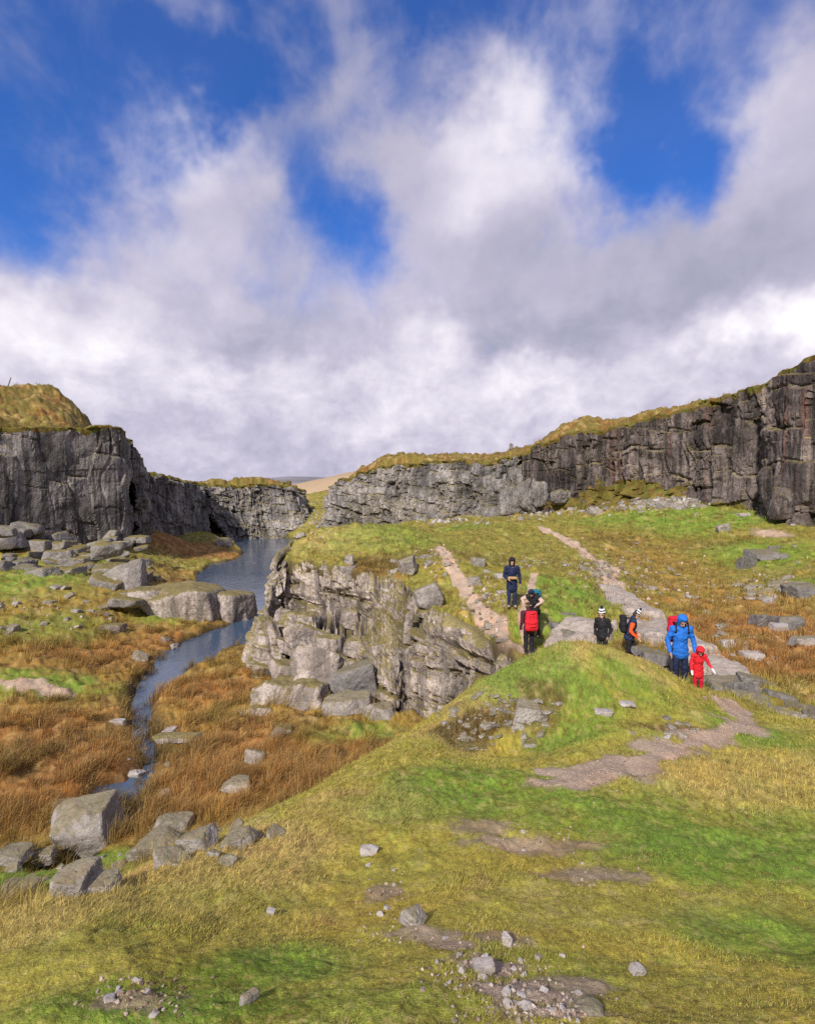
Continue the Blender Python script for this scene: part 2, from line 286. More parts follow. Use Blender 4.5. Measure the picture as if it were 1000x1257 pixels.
def height(x, y, detail=True):
    x = np.asarray(x, float); y = np.asarray(y, float); shp = x.shape; x = x.ravel(); y = y.ravel()
    r = np.hypot(x, y)
    f = _ev(F_FIT, x, y); far = sstep(r, 150, 260)
    f = f*(1-far) + (8.5+fbm2(x/60, y/60, 3, 90)*5)*far
    rim = _ev(R_FIT, x, y); fr = sstep(r, 110, 170); rim = rim*(1-fr)+(9.5+fbm2(x/50, y/50, 3, 91)*4)*fr
    wob = fbm2(x/3.0, y/3.0, 3, 4)*0.8
    d = poly_sd(QUARRY, x, y)
    t = sstep(d+wob*0.3, 0.7, 2.6)*(1-sstep(r, 175, 230))
    # water
    ld = np.minimum(poly_sd(LAKE, x, y), poly_sd(POOL, x, y)); sdist = line_d(STREAM, x, y)
    wet = np.minimum(ld + wob*0.5, (sdist-0.05)+wob*0.30)
    low = np.maximum(sstep(f, 5.0, 1.6)*(r < 125), ((x < -4) & (y > 23) & (y < 60) & (ld < 1.2)).astype(float))
    shore = 0.12+np.maximum(wet, 0)*0.09
    f = np.where(low > 0, f*(1-low)+low*np.where(wet > 0, np.maximum(f, np.minimum(shore, 0.5)), f), f)
    carve = sstep(wet, 0.55, -0.25)*low
    f = f*(1-carve)+np.minimum(f, -0.22)*carve
    f = np.where(wet < -1.0, np.minimum(f, -0.6), f)
    # hollow behind the rock face of the outcrop
    od = poly_sd(OUT_FOOT, x, y); f = f - 2.4*sstep(od, 0.0, -0.6); f = np.where((x < -6.4) & (x > -14) & (y > 26) & (y < 40), np.minimum(f, 0.28+0.8*np.maximum(x+7.3, 0)+0.5*np.maximum(y-35.5, 0)), f)
    h = f*(1-t)+rim*t
    if detail:
        rough = 0.60+0.40*sstep(r, 8, 14)
        h = h + fbm2(x/1.1, y/1.1, 4, 11)*0.13*rough*(1-0.9*carve) + fbm2(x/0.25, y/0.25, 3, 12)*0.045*np.minimum(1, r/4) + fbm2(x/0.07, y/0.07, 2, 16)*0.016*sstep(r, 9, 5) + np.maximum(fbm2(x/0.9, y/0.9, 3, 17), -.1)*0.34*sstep(r, 11, 18)*(1-carve) + fbm2(x/6, y/6, 3, 13)*0.35*sstep(r, 14, 40)*(1-carve)
        h = h + np.abs(fbm2(x/2.4, y/2.4, 4, 14))*1.1*t + fbm2(x/7, y/7, 3, 15)*1.0*t
    return h.reshape(shp)
_RY = np.exp(np.linspace(math.log(1.2), math.log(190), 1100))
def ground_many(us, vs, ymin=1.2):
    """first points of the terrain on the lines of sight through (u, v)"""
    us = np.asarray(us, float); vs = np.asarray(vs, float); n = len(us); out = np.empty((n, 3))
    for i in range(0, n, 400):
        u = us[i:i+400, None]; v = vs[i:i+400, None]; y = _RY[None, ::5]
        X = (u-500.0)*y/FOC; Zr = EYE_Z-(v-HZ)*y/FOC; Y = np.broadcast_to(y, X.shape)
        s = (Zr < height(X, Y)) & (Y > ymin); k = np.where(s.any(1), s.argmax(1), y.shape[1]-1)
        lo = _RY[::5][np.maximum(k-1, 0)]; hi = _RY[::5][k]
        for _ in range(9):
            m = (lo+hi)/2; below = EYE_Z-(v[:, 0]-HZ)*m/FOC < height((u[:, 0]-500.0)*m/FOC, m); hi = np.where(below, m, hi); lo = np.where(below, lo, m)
        x = (u[:, 0]-500.0)*hi/FOC; out[i:i+400] = np.stack([x, hi, height(x, hi)], 1)
    return out
def ground(u, v, ymin=1.2): return ground_many([u], [v], ymin)[0]
def hz(x, y): return float(height(np.array([x], float), np.array([y], float))[0])
# ------------------------------------------------------------------ materials
def new_mat(name):
    m = bpy.data.materials.new(name); m.use_nodes = True; n = NT(m.node_tree); n.n.clear()
    out = n.node('ShaderNodeOutputMaterial'); b = n.node('ShaderNodeBsdfPrincipled'); n.l.new(b.outputs[0], out.inputs[0])
    return m, n, b, out
def mat_ground(name, bump=0.6):
    m, n, b, o = new_mat(name)
    tcn = n.node('ShaderNodeTexCoord'); p = tcn.outputs['Object']
    a = n.node('ShaderNodeAttribute', attribute_name='col')
    f1 = n.noise(p, 3.0, 6, 0.65); f2 = n.noise(p, 28.0, 5, 0.7); f3 = n.noise(p, 110.0, 3, 0.7)
    v = n.math('ADD', n.math('ADD', n.ramp(f1, 0.25, 0.75, 0.72, 1.28, False), n.ramp(f2, 0.2, 0.8, -0.32, 0.32, False)), n.ramp(f3, 0.2, 0.8, -0.25, 0.25, False))
    c = n.mix(1.0, a.outputs['Color'], n.node('ShaderNodeCombineXYZ', {0: v, 1: v, 2: v}).outputs[0], 'MULTIPLY')
    warm = n.mix(n.ramp(n.noise(p, 1.1, 5, 0.6), 0.45, 0.7, 0, 0.5), c, n.mix(1.0, c, (1.25, 0.92, 0.75), 'MULTIPLY'))
    n.l.new(warm, b.inputs['Base Color']); b.inputs['Roughness'].default_value = 0.95
    b.inputs['Specular IOR Level'].default_value = 0.15
    hh = n.math('ADD', n.math('MULTIPLY', f2, 0.6), n.math('MULTIPLY', f3, 0.4))
    bp = n.node('ShaderNodeBump', {'Strength': bump, 'Distance': 0.06, 'Height': hh}); n.l.new(bp.outputs[0], b.inputs['Normal'])
    return m
def mat_rock(name, ca, cb, cc, lichen=0.35, moss=0.5, streak=0.0, rust=0.0, scale=1.0, rough=0.85, bump=0.7, crack=0.6):
    """weathered granite: three stone tones, pale lichen, moss on flat tops, run-off streaks on steep faces"""
    m, n, b, o = new_mat(name)
    geo = n.node('ShaderNodeNewGeometry'); p = geo.outputs['Position']
    s = scale
    f1 = n.noise(p, 0.55*s, 6, 0.62, 0.4); f2 = n.noise(p, 3.2*s, 7, 0.68, 0.3); f3 = n.noise(p, 21.0*s, 5, 0.7)
    c = n.mix(n.ramp(f1, 0.36, 0.64), ca, cb)
    c = n.mix(n.ramp(f2, 0.46, 0.66, 0, 0.85), c, cc)
    sep = n.node('ShaderNodeSeparateXYZ', {0: p})
    if streak or rust:
        sv = n.node('ShaderNodeCombineXYZ', {0: n.math('MULTIPLY', sep.outputs[0], 1.5), 1: n.math('MULTIPLY', sep.outputs[1], 1.5), 2: n.math('MULTIPLY', sep.outputs[2], 0.10)}).outputs[0]
        st = n.noise(sv, 1.1, 6, 0.65, 0.5)
        c = n.mix(n.ramp(st, 0.48, 0.57, 0, streak), c, tuple(q*0.30 for q in ca))
        c = n.mix(n.ramp(st, 0.44, 0.34, 0, streak*0.7), c, tuple(min(1, q*1.45) for q in cb))
        if rust:
            sr = n.noise(sv, 0.45, 3, 0.6, 0.3)
            c = n.mix(n.ramp(sr, 0.56, 0.68, 0, rust), c, (0.13, 0.055, 0.04))
    li = n.noise(p, 7.5*s, 5, 0.75, 0.2); lm = n.noise(p, 0.9*s, 3, 0.5)
    c = n.mix(n.math('MULTIPLY', n.ramp(li, 0.58, 0.68, 0, 1), n.ramp(lm, 0.42, 0.62, 0.15*lichen, lichen)), c, (0.47, 0.46, 0.40))
    spk = n.ramp(f3, 0.30, 0.70, 0.72, 1.26, False)
    c = n.mix(1.0, c, n.node('ShaderNodeCombineXYZ', {0: spk, 1: spk, 2: spk}).outputs[0], 'MULTIPLY')
    if moss:
        nz = n.node('ShaderNodeSeparateXYZ', {0: geo.outputs['Normal']}).outputs[2]
        mn = n.noise(p, 1.7*s, 6, 0.7)
        mm = n.math('MULTIPLY', n.ramp(n.math('ADD', nz, n.math('MULTIPLY', n.math('SUBTRACT', mn, 0.5), 1.3)), 0.50, 0.85), moss)
        mc = n.mix(n.ramp(n.noise(p, 5.0*s, 4, 0.6), 0.4, 0.6), (0.150, 0.135, 0.034), (0.22, 0.160, 0.055))
        c = n.mix(mm, c, mc)
    tn = n.math('ADD', n.node('ShaderNodeAttribute', attribute_name='tone').outputs['Fac'], 1.0)
    c = n.mix(1.0, c, n.node('ShaderNodeCombineXYZ', {0: tn, 1: tn, 2: tn}).outputs[0], 'MULTIPLY')
    n.l.new(c, b.inputs['Base Color']); b.inputs['Roughness'].default_value = rough; b.inputs['Specular IOR Level'].default_value = 0.3
    cr = n.node('ShaderNodeTexVoronoi', {'Vector': n.vmath('ADD', p, n.vmath('MULTIPLY', n.noise(p, 1.3*s, 3, 0.6, out='Color'), (0.8, 0.8, 0.8))), 'Scale': 1.5*s}, feature='DISTANCE_TO_EDGE').outputs['Distance']
    crk = n.ramp(cr, 0.0, 0.05, -crack, 0.0)
    hh = n.math('ADD', n.math('ADD', n.math('MULTIPLY', f2, 0.9), n.math('MULTIPLY', f3, 0.28)), crk)
    bp = n.node('ShaderNodeBump', {'Strength': bump, 'Distance': 0.12/s, 'Height': hh}); n.l.new(bp.outputs[0], b.inputs['Normal'])
    return m
def mat_plain(name, c, rough=0.7, var=0.12, scale=30.0, bump=0.15, spec=0.3):
    m, n, b, o = new_mat(name)
    p = n.node('ShaderNodeTexCoord').outputs['Object']
    f = n.noise(p, scale, 5, 0.6); v = n.ramp(f, 0.25, 0.75, 1-var, 1+var, False)
    n.l.new(n.mix(1.0, c, n.node('ShaderNodeCombineXYZ', {0: v, 1: v, 2: v}).outputs[0], 'MULTIPLY'), b.inputs['Base Color'])
    b.inputs['Roughness'].default_value = rough; b.inputs['Specular IOR Level'].default_value = spec
    bp = n.node('ShaderNodeBump', {'Strength': bump, 'Distance': 0.01, 'Height': f}); n.l.new(bp.outputs[0], b.inputs['Normal'])
    return m
def mat_blades(name, trans=0.35):
    m, n, b, o = new_mat(name)
    a = n.node('ShaderNodeAttribute', attribute_name='col')
    n.l.new(a.outputs['Color'], b.inputs['Base Color']); b.inputs['Roughness'].default_value = 0.6; b.inputs['Specular IOR Level'].default_value = 0.2
    t = n.node('ShaderNodeBsdfTranslucent', {0: a.outputs['Color']})
    mx = n.node('ShaderNodeMixShader', {0: trans, 1: b.outputs[0], 2: t.outputs[0]}); n.l.new(mx.outputs[0], o.inputs[0])
    return m
def mat_water():
    m, n, b, o = new_mat('water')
    p = n.node('ShaderNodeNewGeometry').outputs['Position']
    w = n.node('ShaderNodeMapping', {'Vector': p, 'Scale': (1.0, 0.55, 1.0), 'Rotation': (0, 0, 0.3)}).outputs[0]
    h = n.math('ADD', n.noise(w, 2.2, 4, 0.6, 0.4), n.math('MULTIPLY', n.noise(w, 9.0, 3, 0.6, 0.3), 0.25))
    calm = n.ramp(n.noise(p, 0.12, 3, 0.5), 0.35, 0.65, 0.4, 1.0)
    bp = n.node('ShaderNodeBump', {'Strength': n.math('MULTIPLY', calm, 0.12), 'Distance': 0.25, 'Height': h})
    b.inputs['Base Color'].default_value = (0.060, 0.092, 0.145, 1); b.inputs['Roughness'].default_value = 0.06; b.inputs['IOR'].default_value = 1.33
    n.l.new(bp.outputs[0], b.inputs['Normal'])
    return m
M_GROUND = mat_ground('moor_turf'); M_PATH = mat_ground('trodden_earth', 0.9)
M_GRASS = mat_blades('grass_blades'); M_WATER = mat_water()
M_CLIFF_W = mat_rock('granite_grey_cliff', (0.155, 0.138, 0.130), (0.225, 0.203, 0.190), (0.098, 0.089, 0.085), 0.35, 0.45, 0.85, 0.0)
M_CLIFF_E = mat_rock('granite_dark_cliff', (0.094, 0.074, 0.067), (0.150, 0.122, 0.112), (0.056, 0.044, 0.041), 0.50, 0.55, 0.85, 0.5)
M_CLIFF_F = mat_rock('granite_far_cliff', (0.190, 0.172, 0.166), (0.290, 0.268, 0.258), (0.105, 0.093, 0.088), 0.65, 0.7, 0.45, 0.0)
M_ROCK_P = mat_rock('granite_pink_weathered', (0.330, 0.275, 0.240), (0.450, 0.388, 0.345), (0.165, 0.132, 0.108), 0.6, 0.9, 0.6, 0.0, 1.6, crack=.35)
M_ROCK_G = mat_rock('granite_grey_boulder', (0.285, 0.252, 0.228), (0.385, 0.350, 0.322), (0.165, 0.145, 0.130), 0.95, 0.6, 0.0, 0.0, 2.4, crack=0.1, bump=0.9)
M_ROCK_D = mat_rock('granite_dark_boulder', (0.170, 0.155, 0.150), (0.235, 0.218, 0.210), (0.105, 0.096, 0.092), 0.5, 0.5, 0.0, 0.0, 2.4, crack=0.12, bump=0.9)
M_ROCK_M = mat_rock('granite_mossy_ledge', (0.230, 0.208, 0.190), (0.320, 0.295, 0.272), (0.140, 0.125, 0.112), 0.5, 0.95, 0.2, 0.0, 1.3, crack=.3)
M_SLAB = mat_rock('granite_bare_slab', (0.380, 0.315, 0.275), (0.470, 0.405, 0.360), (0.265, 0.215, 0.180), 0.5, 0.12, 0.0, 0.0, 1.4, crack=.25)
M_STONE = mat_rock('granite_chips', (0.330, 0.290, 0.262), (0.430, 0.395, 0.370), (0.235, 0.195, 0.170), 0.4, 0.0, 0.0, 0.0, 9.0, bump=0.4, crack=0.0)
# ------------------------------------------------------------------ what grows where (world-space areas)
C_G = np.array((0.150, 0.262, 0.032)); C_Y = np.array((0.345, 0.305, 0.054)); C_S = np.array((0.540, 0.400, 0.165)); C_B = np.array((0.300, 0.140, 0.042))
C_K = np.array((0.045, 0.034, 0.020)); C_D = np.array((0.520, 0.390, 0.285)); C_O = np.array((0.135, 0.132, 0.032))
def area(lst):
    q = ground_many([p[0] for p in lst], [p[1] for p in lst]); return [(g[0], g[1])+tuple(p[2:]) for g, p in zip(q, lst)]
A_GREEN = area([(600,965,1.3,.8,1),(520,985,1.0,.5,.6),(780,1000,1.0,.9,.9),(900,1050,1.3,.8,1),(980,1030,.9,.7,.8),(960,1150,.7,.5,.9),(330,1190,.45,.30,1),(250,1235,.6,.25,1),(420,1240,.5,.2,.5),(640,1180,.5,.3,.35),(720,850,.55,1.0,.9),(760,830,.5,.8,.8),(690,905,.9,.5,.9),(800,850,.6,.6,.5),
  (700,722,2.2,3,1),(690,750,1.2,2,.8),(660,780,1.0,1.2,.8),(640,820,1.0,2.0,.9),(915,895,.7,1.2,.9),(940,910,.8,.8,.5),(560,650,4,4,.7),(480,655,4,4,.5),(800,632,9,5,.9),(870,640,8,6,.9),(930,680,4,5,.8),(840,650,6,5,.7),(980,630,4,5,.7),(50,835,3,1.6,.9),(200,760,2,2,.7),(80,1080,2.0,1.0,1.2),(130,1060,1.2,.8,1),(460,900,1.2,.9,.8),(400,905,1.2,.8,.5),(60,770,3,4,.6),(30,710,4,6,.7),(120,690,4,5,.5),(1000,720,2,3,.6)])
A_RUST = area([(120,800,5,4,.9),(200,790,3,3,.9),(60,900,5,2.5,1),(100,940,3,2.2,1.1),(30,980,3,2,1.1),(260,850,2.5,2.5,1),(280,930,3,3,1),(330,960,2.5,2,1),(240,980,2.5,2,1),(420,930,2,1.6,.8),(290,790,1.2,1.5,1),(930,775,5,3.5,1.1),(980,800,5,3,1.1),(900,745,4,3,.8),(850,720,4,4,.5),(820,690,5,5,.5),(240,672,5,8,1.1),(215,665,4,8,1.1),(270,680,4,5,1.1),(805,600,6,4,.6),(840,600,5,4,.5),(780,660,5,5,.4),(900,655,4,3,.5),(460,700,2.0,1.6,.7)])
A_STRAW = area([(100,1110,1.0,.5,.9),(220,1070,.9,.5,.9),(320,1030,.8,.6,1),(440,985,.7,.6,.9),(560,900,.8,.6,.8),(600,850,.8,.8,.9),(680,800,.9,.7,.9),(900,960,1.2,.8,.7),(980,940,1,.8,.6),(420,660,3,3,.6)])
A_DIRT = area([(720,950,.62,.36,1.2),(690,958,.4,.25,1),(760,940,.5,.3,1),(820,918,.5,.28,.9),(860,905,.45,.28,.8),(905,888,.35,.5,1.2),(898,872,.3,.6,1.0),(600,1185,.16,.10,1.0),(640,1215,.20,.13,1.0),(560,1160,.12,.09,.7),(470,1095,.14,.16,.55),(500,1140,.12,.1,.6),(650,1040,.6,.22,.60),(725,1075,.45,.22,.58),(590,1015,.4,.22,.52),(535,1150,.16,.14,.6),(610,1150,.2,.1,.5),(700,1210,.22,.12,.6),(170,1225,.22,.1,.5),(690,1240,.16,.07,.8),(950,655,1.2,2,.9)])
A_PEAT_SHADE = area([(640,880,.60,.40,1.3),(590,888,.55,.45,1.3),(548,902,.35,.35,1.2),(815,893,.5,.2,1.1),(660,855,.45,.3,.9),(150,900,1.2,1.2,.8),(130,1000,1.2,.9,.6),(40,930,1.5,1,.7),(215,930,.8,.8,.6),(470,690,2.0,1.2,.8),(445,705,1.0,.8,.7),(570,680,3,1.5,.6),(700,690,3,1.5,.5),(860,670,3,1.5,.6),(760,665,4,2,.5),(920,700,2,1.2,.5)])  # dark peat and moss patches; on the mound's flank also painted-in shade
def ln(pts): return [tuple(q[:2]) for q in ground_many([p[0] for p in pts], [p[1] for p in pts])]
PATHS = [(ln([(668,948),(715,955),(765,945),(815,924),(858,908),(898,896),(918,886),(908,870),(890,858)]), 0.14), (ln([(540,672),(552,690),(565,712),(578,730),(592,750),(606,768),(622,787),(648,800)]), 0.36), (ln([(655,705),(648,735),(640,760),(645,785)]), 0.17),
         (ln([(664,648),(690,660),(706,672),(722,682),(742,694),(748,710),(758,730)]), 0.55), (ln([(0,838),(40,842),(80,850)]), 0.5)]
def zone(x, y, lst, wob):
    s = np.zeros(x.shape)
    for (cx, cy, rx, ry, w) in lst:
        d = np.sqrt(((x-cx)/rx)**2+((y-cy)/ry)**2)+wob
        s = np.maximum(s, w*sstep(d, 1.25, 0.35))
    return s
def msn(x, y, r, f, seed):
    """patchiness whose grain coarsens with distance from the viewpoint bank"""
    t = np.clip(np.log(np.maximum(r, 1.0)/2.0)/math.log(3.2), 0, 2.999); o = 0
    for k, s in enumerate((1.0, 3.2, 10.0, 32.0)):
        w = np.clip(1-np.abs(t-k), 0, 1)
        if w.max() > 0: o = o+w*fbm2(x/(f*s)+k*31.7, y/(f*s)-k*17.1, 4, seed+k*3)
    return o
def dirt_mask(x, y):
    r = np.hypot(x, y); wob = msn(x, y, r, 0.12, 31)*0.8
    s = zone(x, y, A_DIRT, wob)
    for pts, w in PATHS:
        d = line_d(pts, x, y)+wob*0.55*w/0.45; s = np.maximum(s, sstep(d, w*1.2, w*0.5))
    return s
def ground_col(x, y, z):
    r = np.hypot(x, y)
    w1 = fbm2(x/0.9, y/0.9, 4, 21)*0.7; w2 = fbm2(x/2.7, y/2.7, 4, 22)
    w3 = msn(x, y, r, 0.14, 23)
    mound_or_bank = sstep(z, 3.6, 4.6)*sstep(r, 13, 10)
    base = C_Y[None]*np.ones((len(x), 1))
    low = (1-mound_or_bank)[:, None]
    base = base*(1-low)+low*(C_O[None]*0.55+C_Y[None]*0.45)
    def blend(b, c, m): m = np.clip(m, 0, 1)[:, None]; return b*(1-m)+c[None]*m
    base = blend(base, C_G*0.8+C_Y*0.3, sstep(w3+w1*0.5, 0.05, 0.5)*0.6)
    base = blend(base, C_S, sstep(w2*0.6+w3*0.7, 0.12, 0.6)*0.6*np.where(z > 3.6, 1, .6))
    base = blend(base, C_B, sstep(w3*0.8-w1*0.6+w2*.3, 0.18, 0.6)*np.where(mound_or_bank > .5, .28, .55))
    valley = sstep(z, 2.6, 1.2)*(y > 6)*(y < 60)*(x < 2)
    base = blend(base, C_B*0.75+C_Y*0.25, valley*0.65); base = blend(base, C_B*0.4+C_K*.4, valley*sstep(w3+w1*.5, .0, .35)*.6)
    base = blend(base, C_S, zone(x, y, A_STRAW, w1)*0.55)
    base = blend(base, C_B, zone(x, y, A_RUST, w1)*0.85)
    base = blend(base, C_G, zone(x, y, A_GREEN, w1)*0.88)
    base = blend(base, C_O*0.35+C_K*0.5+C_B*.12, zone(x, y, A_PEAT_SHADE, w1+w3)*0.85)  # dark ground tint, including the shade painted on the mound's flank
    rimz = sstep(z, 8.5, 10.5)
    base = blend(base, C_O*0.70+C_B*0.22+C_K*.1, rimz*0.88); base = blend(base, C_B*0.8, rimz*sstep(w2+w1*.4, .0, .35)*.7)
    w4 = msn(x, y, r, 0.035, 26)
    base = blend(base, C_B*0.45+C_K*0.6, sstep(w4+w3*0.35, 0.10, 0.42)*np.where(mound_or_bank > .5, .52, .72))
    w5 = msn(x, y, r, 0.011, 27); base = base*(1+0.9*np.clip(w5, -.5, .6))[:, None]
    base = blend(base, C_S*0.9, sstep(-w4+w3*0.3, 0.10, 0.40)*0.50)
    ld = np.minimum(poly_sd(LAKE, x, y), np.minimum(poly_sd(POOL, x, y), line_d(STREAM, x, y)-0.12))
    base = blend(base, C_K, sstep(ld, 0.7, -0.1)*sstep(z, 0.7, 0.15)*(r < 125)*0.9)
    dm = dirt_mask(x, y)
    base = blend(base, C_D*0.55+C_K*0.3, sstep(dm, .15, .5)*0.7)
    base = blend(base, C_D, sstep(dm, .45, .8))
    rk = sstep(poly_sd(OUT_FOOT, x, y), 0.2, -0.2); base = blend(base, C_K*1.5, rk)
    return base, dm
# ------------------------------------------------------------------ the ground: one sheet, finer near the photographer
def build_ground():
    fine = np.linspace(R(-44), R(44), 860)
    rest = np.linspace(R(44), R(316), 150)[1:-1]
    th = np.concatenate([fine, rest]); nt = len(th)
    rr = np.concatenate([np.exp(np.linspace(math.log(0.35), math.log(190), 860)), [230, 300, 420, 650, 1000, 2000, 5000]])
    T, Rr = np.meshgrid(th, rr); X = Rr*np.sin(T); Y = Rr*np.cos(T)
    Z = height(X, Y)
    nr = len(rr); v = np.stack([X.ravel(), Y.ravel(), Z.ravel()], 1)
    v = np.concatenate([v, [[0, 0, float(height(np.array([0.0]), np.array([0.0]))[0])]]])
    i, j = np.meshgrid(np.arange(nr-1), np.arange(nt), indexing='ij'); j2 = (j+1) % nt
    f = np.stack([i*nt+j, i*nt+j2, (i+1)*nt+j2, (i+1)*nt+j], -1).reshape(-1, 4)[:, ::-1]
    c, dm = ground_col(v[:, 0], v[:, 1], v[:, 2])
    fan = np.stack([np.full(nt, nr*nt), (np.arange(nt)+1) % nt, np.arange(nt)], -1)[:, ::-1]
    isp = dm[f].mean(1) > 0.62
    zc = v[f].mean(1); hole = poly_sd(OUT_FOOT, zc[:, 0], zc[:, 1]) < -0.22; f = f[~hole]; isp = isp[~hole]; zc = zc[~hole]; isp &= (np.hypot(zc[:, 0], zc[:, 1]) < 70)
    tag(link('ground', mesh_np('ground', v, [f[~isp], fan], [M_GROUND], True, col=c)), 'rough moorland turf of the quarry floor and banks', kind='structure')
    used, inv = np.unique(f[isp], return_inverse=True)
    tag(link('path', mesh_np('path', v[used], inv.reshape(-1, 4), [M_PATH], True, col=c[used])), 'trodden stony earth paths winding along the ridge', kind='structure')
build_ground()
# ------------------------------------------------------------------ water: one sheet in the quarry basin and its outflow
def build_water():
    v = [(-45, 8, 0.0), (8, 8, 0.0), (8, 118, 0.0), (-45, 118, 0.0)]
    tag(link('water', mesh_np('water', v, np.array([[0, 1, 2, 3]]), [M_WATER])), 'dark blue quarry lake with a narrow outflow stream', kind='structure')
build_water()
# ------------------------------------------------------------------ distant hills
def build_hill(name, label, x0, x1, y0, y1, fn, col, seed):
    nx, ny = 160, 60
    X, Y = np.meshgrid(np.linspace(x0, x1, nx), np.linspace(y0, y1, ny))
    Z = fn(X, Y)+fbm2(X/60, Y/60, 5, seed)*3
    v = np.stack([X.ravel(), Y.ravel(), Z.ravel()], 1)
    i, j = np.meshgrid(np.arange(ny-1), np.arange(nx-1), indexing='ij')
    f = np.stack([i*nx+j, i*nx+j+1, (i+1)*nx+j+1, (i+1)*nx+j], -1).reshape(-1, 4)
    w = fbm2(v[:, 0]/90, v[:, 1]/90, 5, seed+5)[:, None]
    c = np.clip(np.array(col)[None]*(1+0.5*w), 0, 1)
    tag(link(name, mesh_np(name, v, f, [M_GROUND], True, col=c)), label, kind='structure')
def hill_a(X, Y):     # the tan slope that climbs to the right
    t = (Y-420)/260
    return -6+(26+np.clip((X+110)*0.20, -22, 13))*np.clip(np.sin(np.clip(t, 0, 1)*math.pi), 0, 1)
build_hill('hill', 'tan moorland hillside in the gap between the cliffs', -420, 500, 420, 680, hill_a, (0.36, 0.27, 0.17), 61)
def hill_b(X, Y):
    t = (Y-1500)/900
    return -10+(32+np.exp(-((X+430)/330)**2)*46+np.exp(-((X-300)/500)**2)*60)*np.sin(np.clip(t, 0, 1)*math.pi)
build_hill('hill', 'faint far ridge on the horizon above the lake', -1800, 1800, 1500, 2400, hill_b, (0.20, 0.20, 0.22), 71)
# ------------------------------------------------------------------ quarried rock faces
def rnd(ix, iy, seed): return _h(np.asarray(ix), np.asarray(iy), np.zeros_like(np.asarray(ix)), seed)
def joints(s, z, w, h, seed, var=0.45):
    """jointed masonry-like rock: per-block offset (0..1) and distance to the nearest joint (in block units)"""
    sw = s/w + 0.35*vn2(s/(w*2.1), z/(h*3.3), seed+1)
    c = np.floor(sw + var*(rnd(np.floor(sw), np.zeros_like(sw), seed+2)-0.5)); fs = sw-np.floor(sw)
    zz = z/(h*(0.7+0.8*rnd(c, c*0, seed+3))) + 7*rnd(c, c*0, seed+4) + 0.3*vn2(s/(w*1.4), z/h, seed+6)
    rI = np.floor(zz); fz = zz-rI
    e = np.minimum(np.minimum(fs, 1-fs)*w, np.minimum(fz, 1-fz)*h)
    return rnd(c, rI, seed+5), rnd(c, c*0, seed+7), e
def resample(pts, step):
    p = np.asarray(pts, float); d = np.concatenate([[0], np.cumsum(np.hypot(np.diff(p[:, 0]), np.diff(p[:, 1])))])
    n = max(2, int(d[-1]/step)); s = np.linspace(0, d[-1], n)
    return s, np.stack([np.interp(s, d, p[:, k]) for k in range(p.shape[1])], 1)
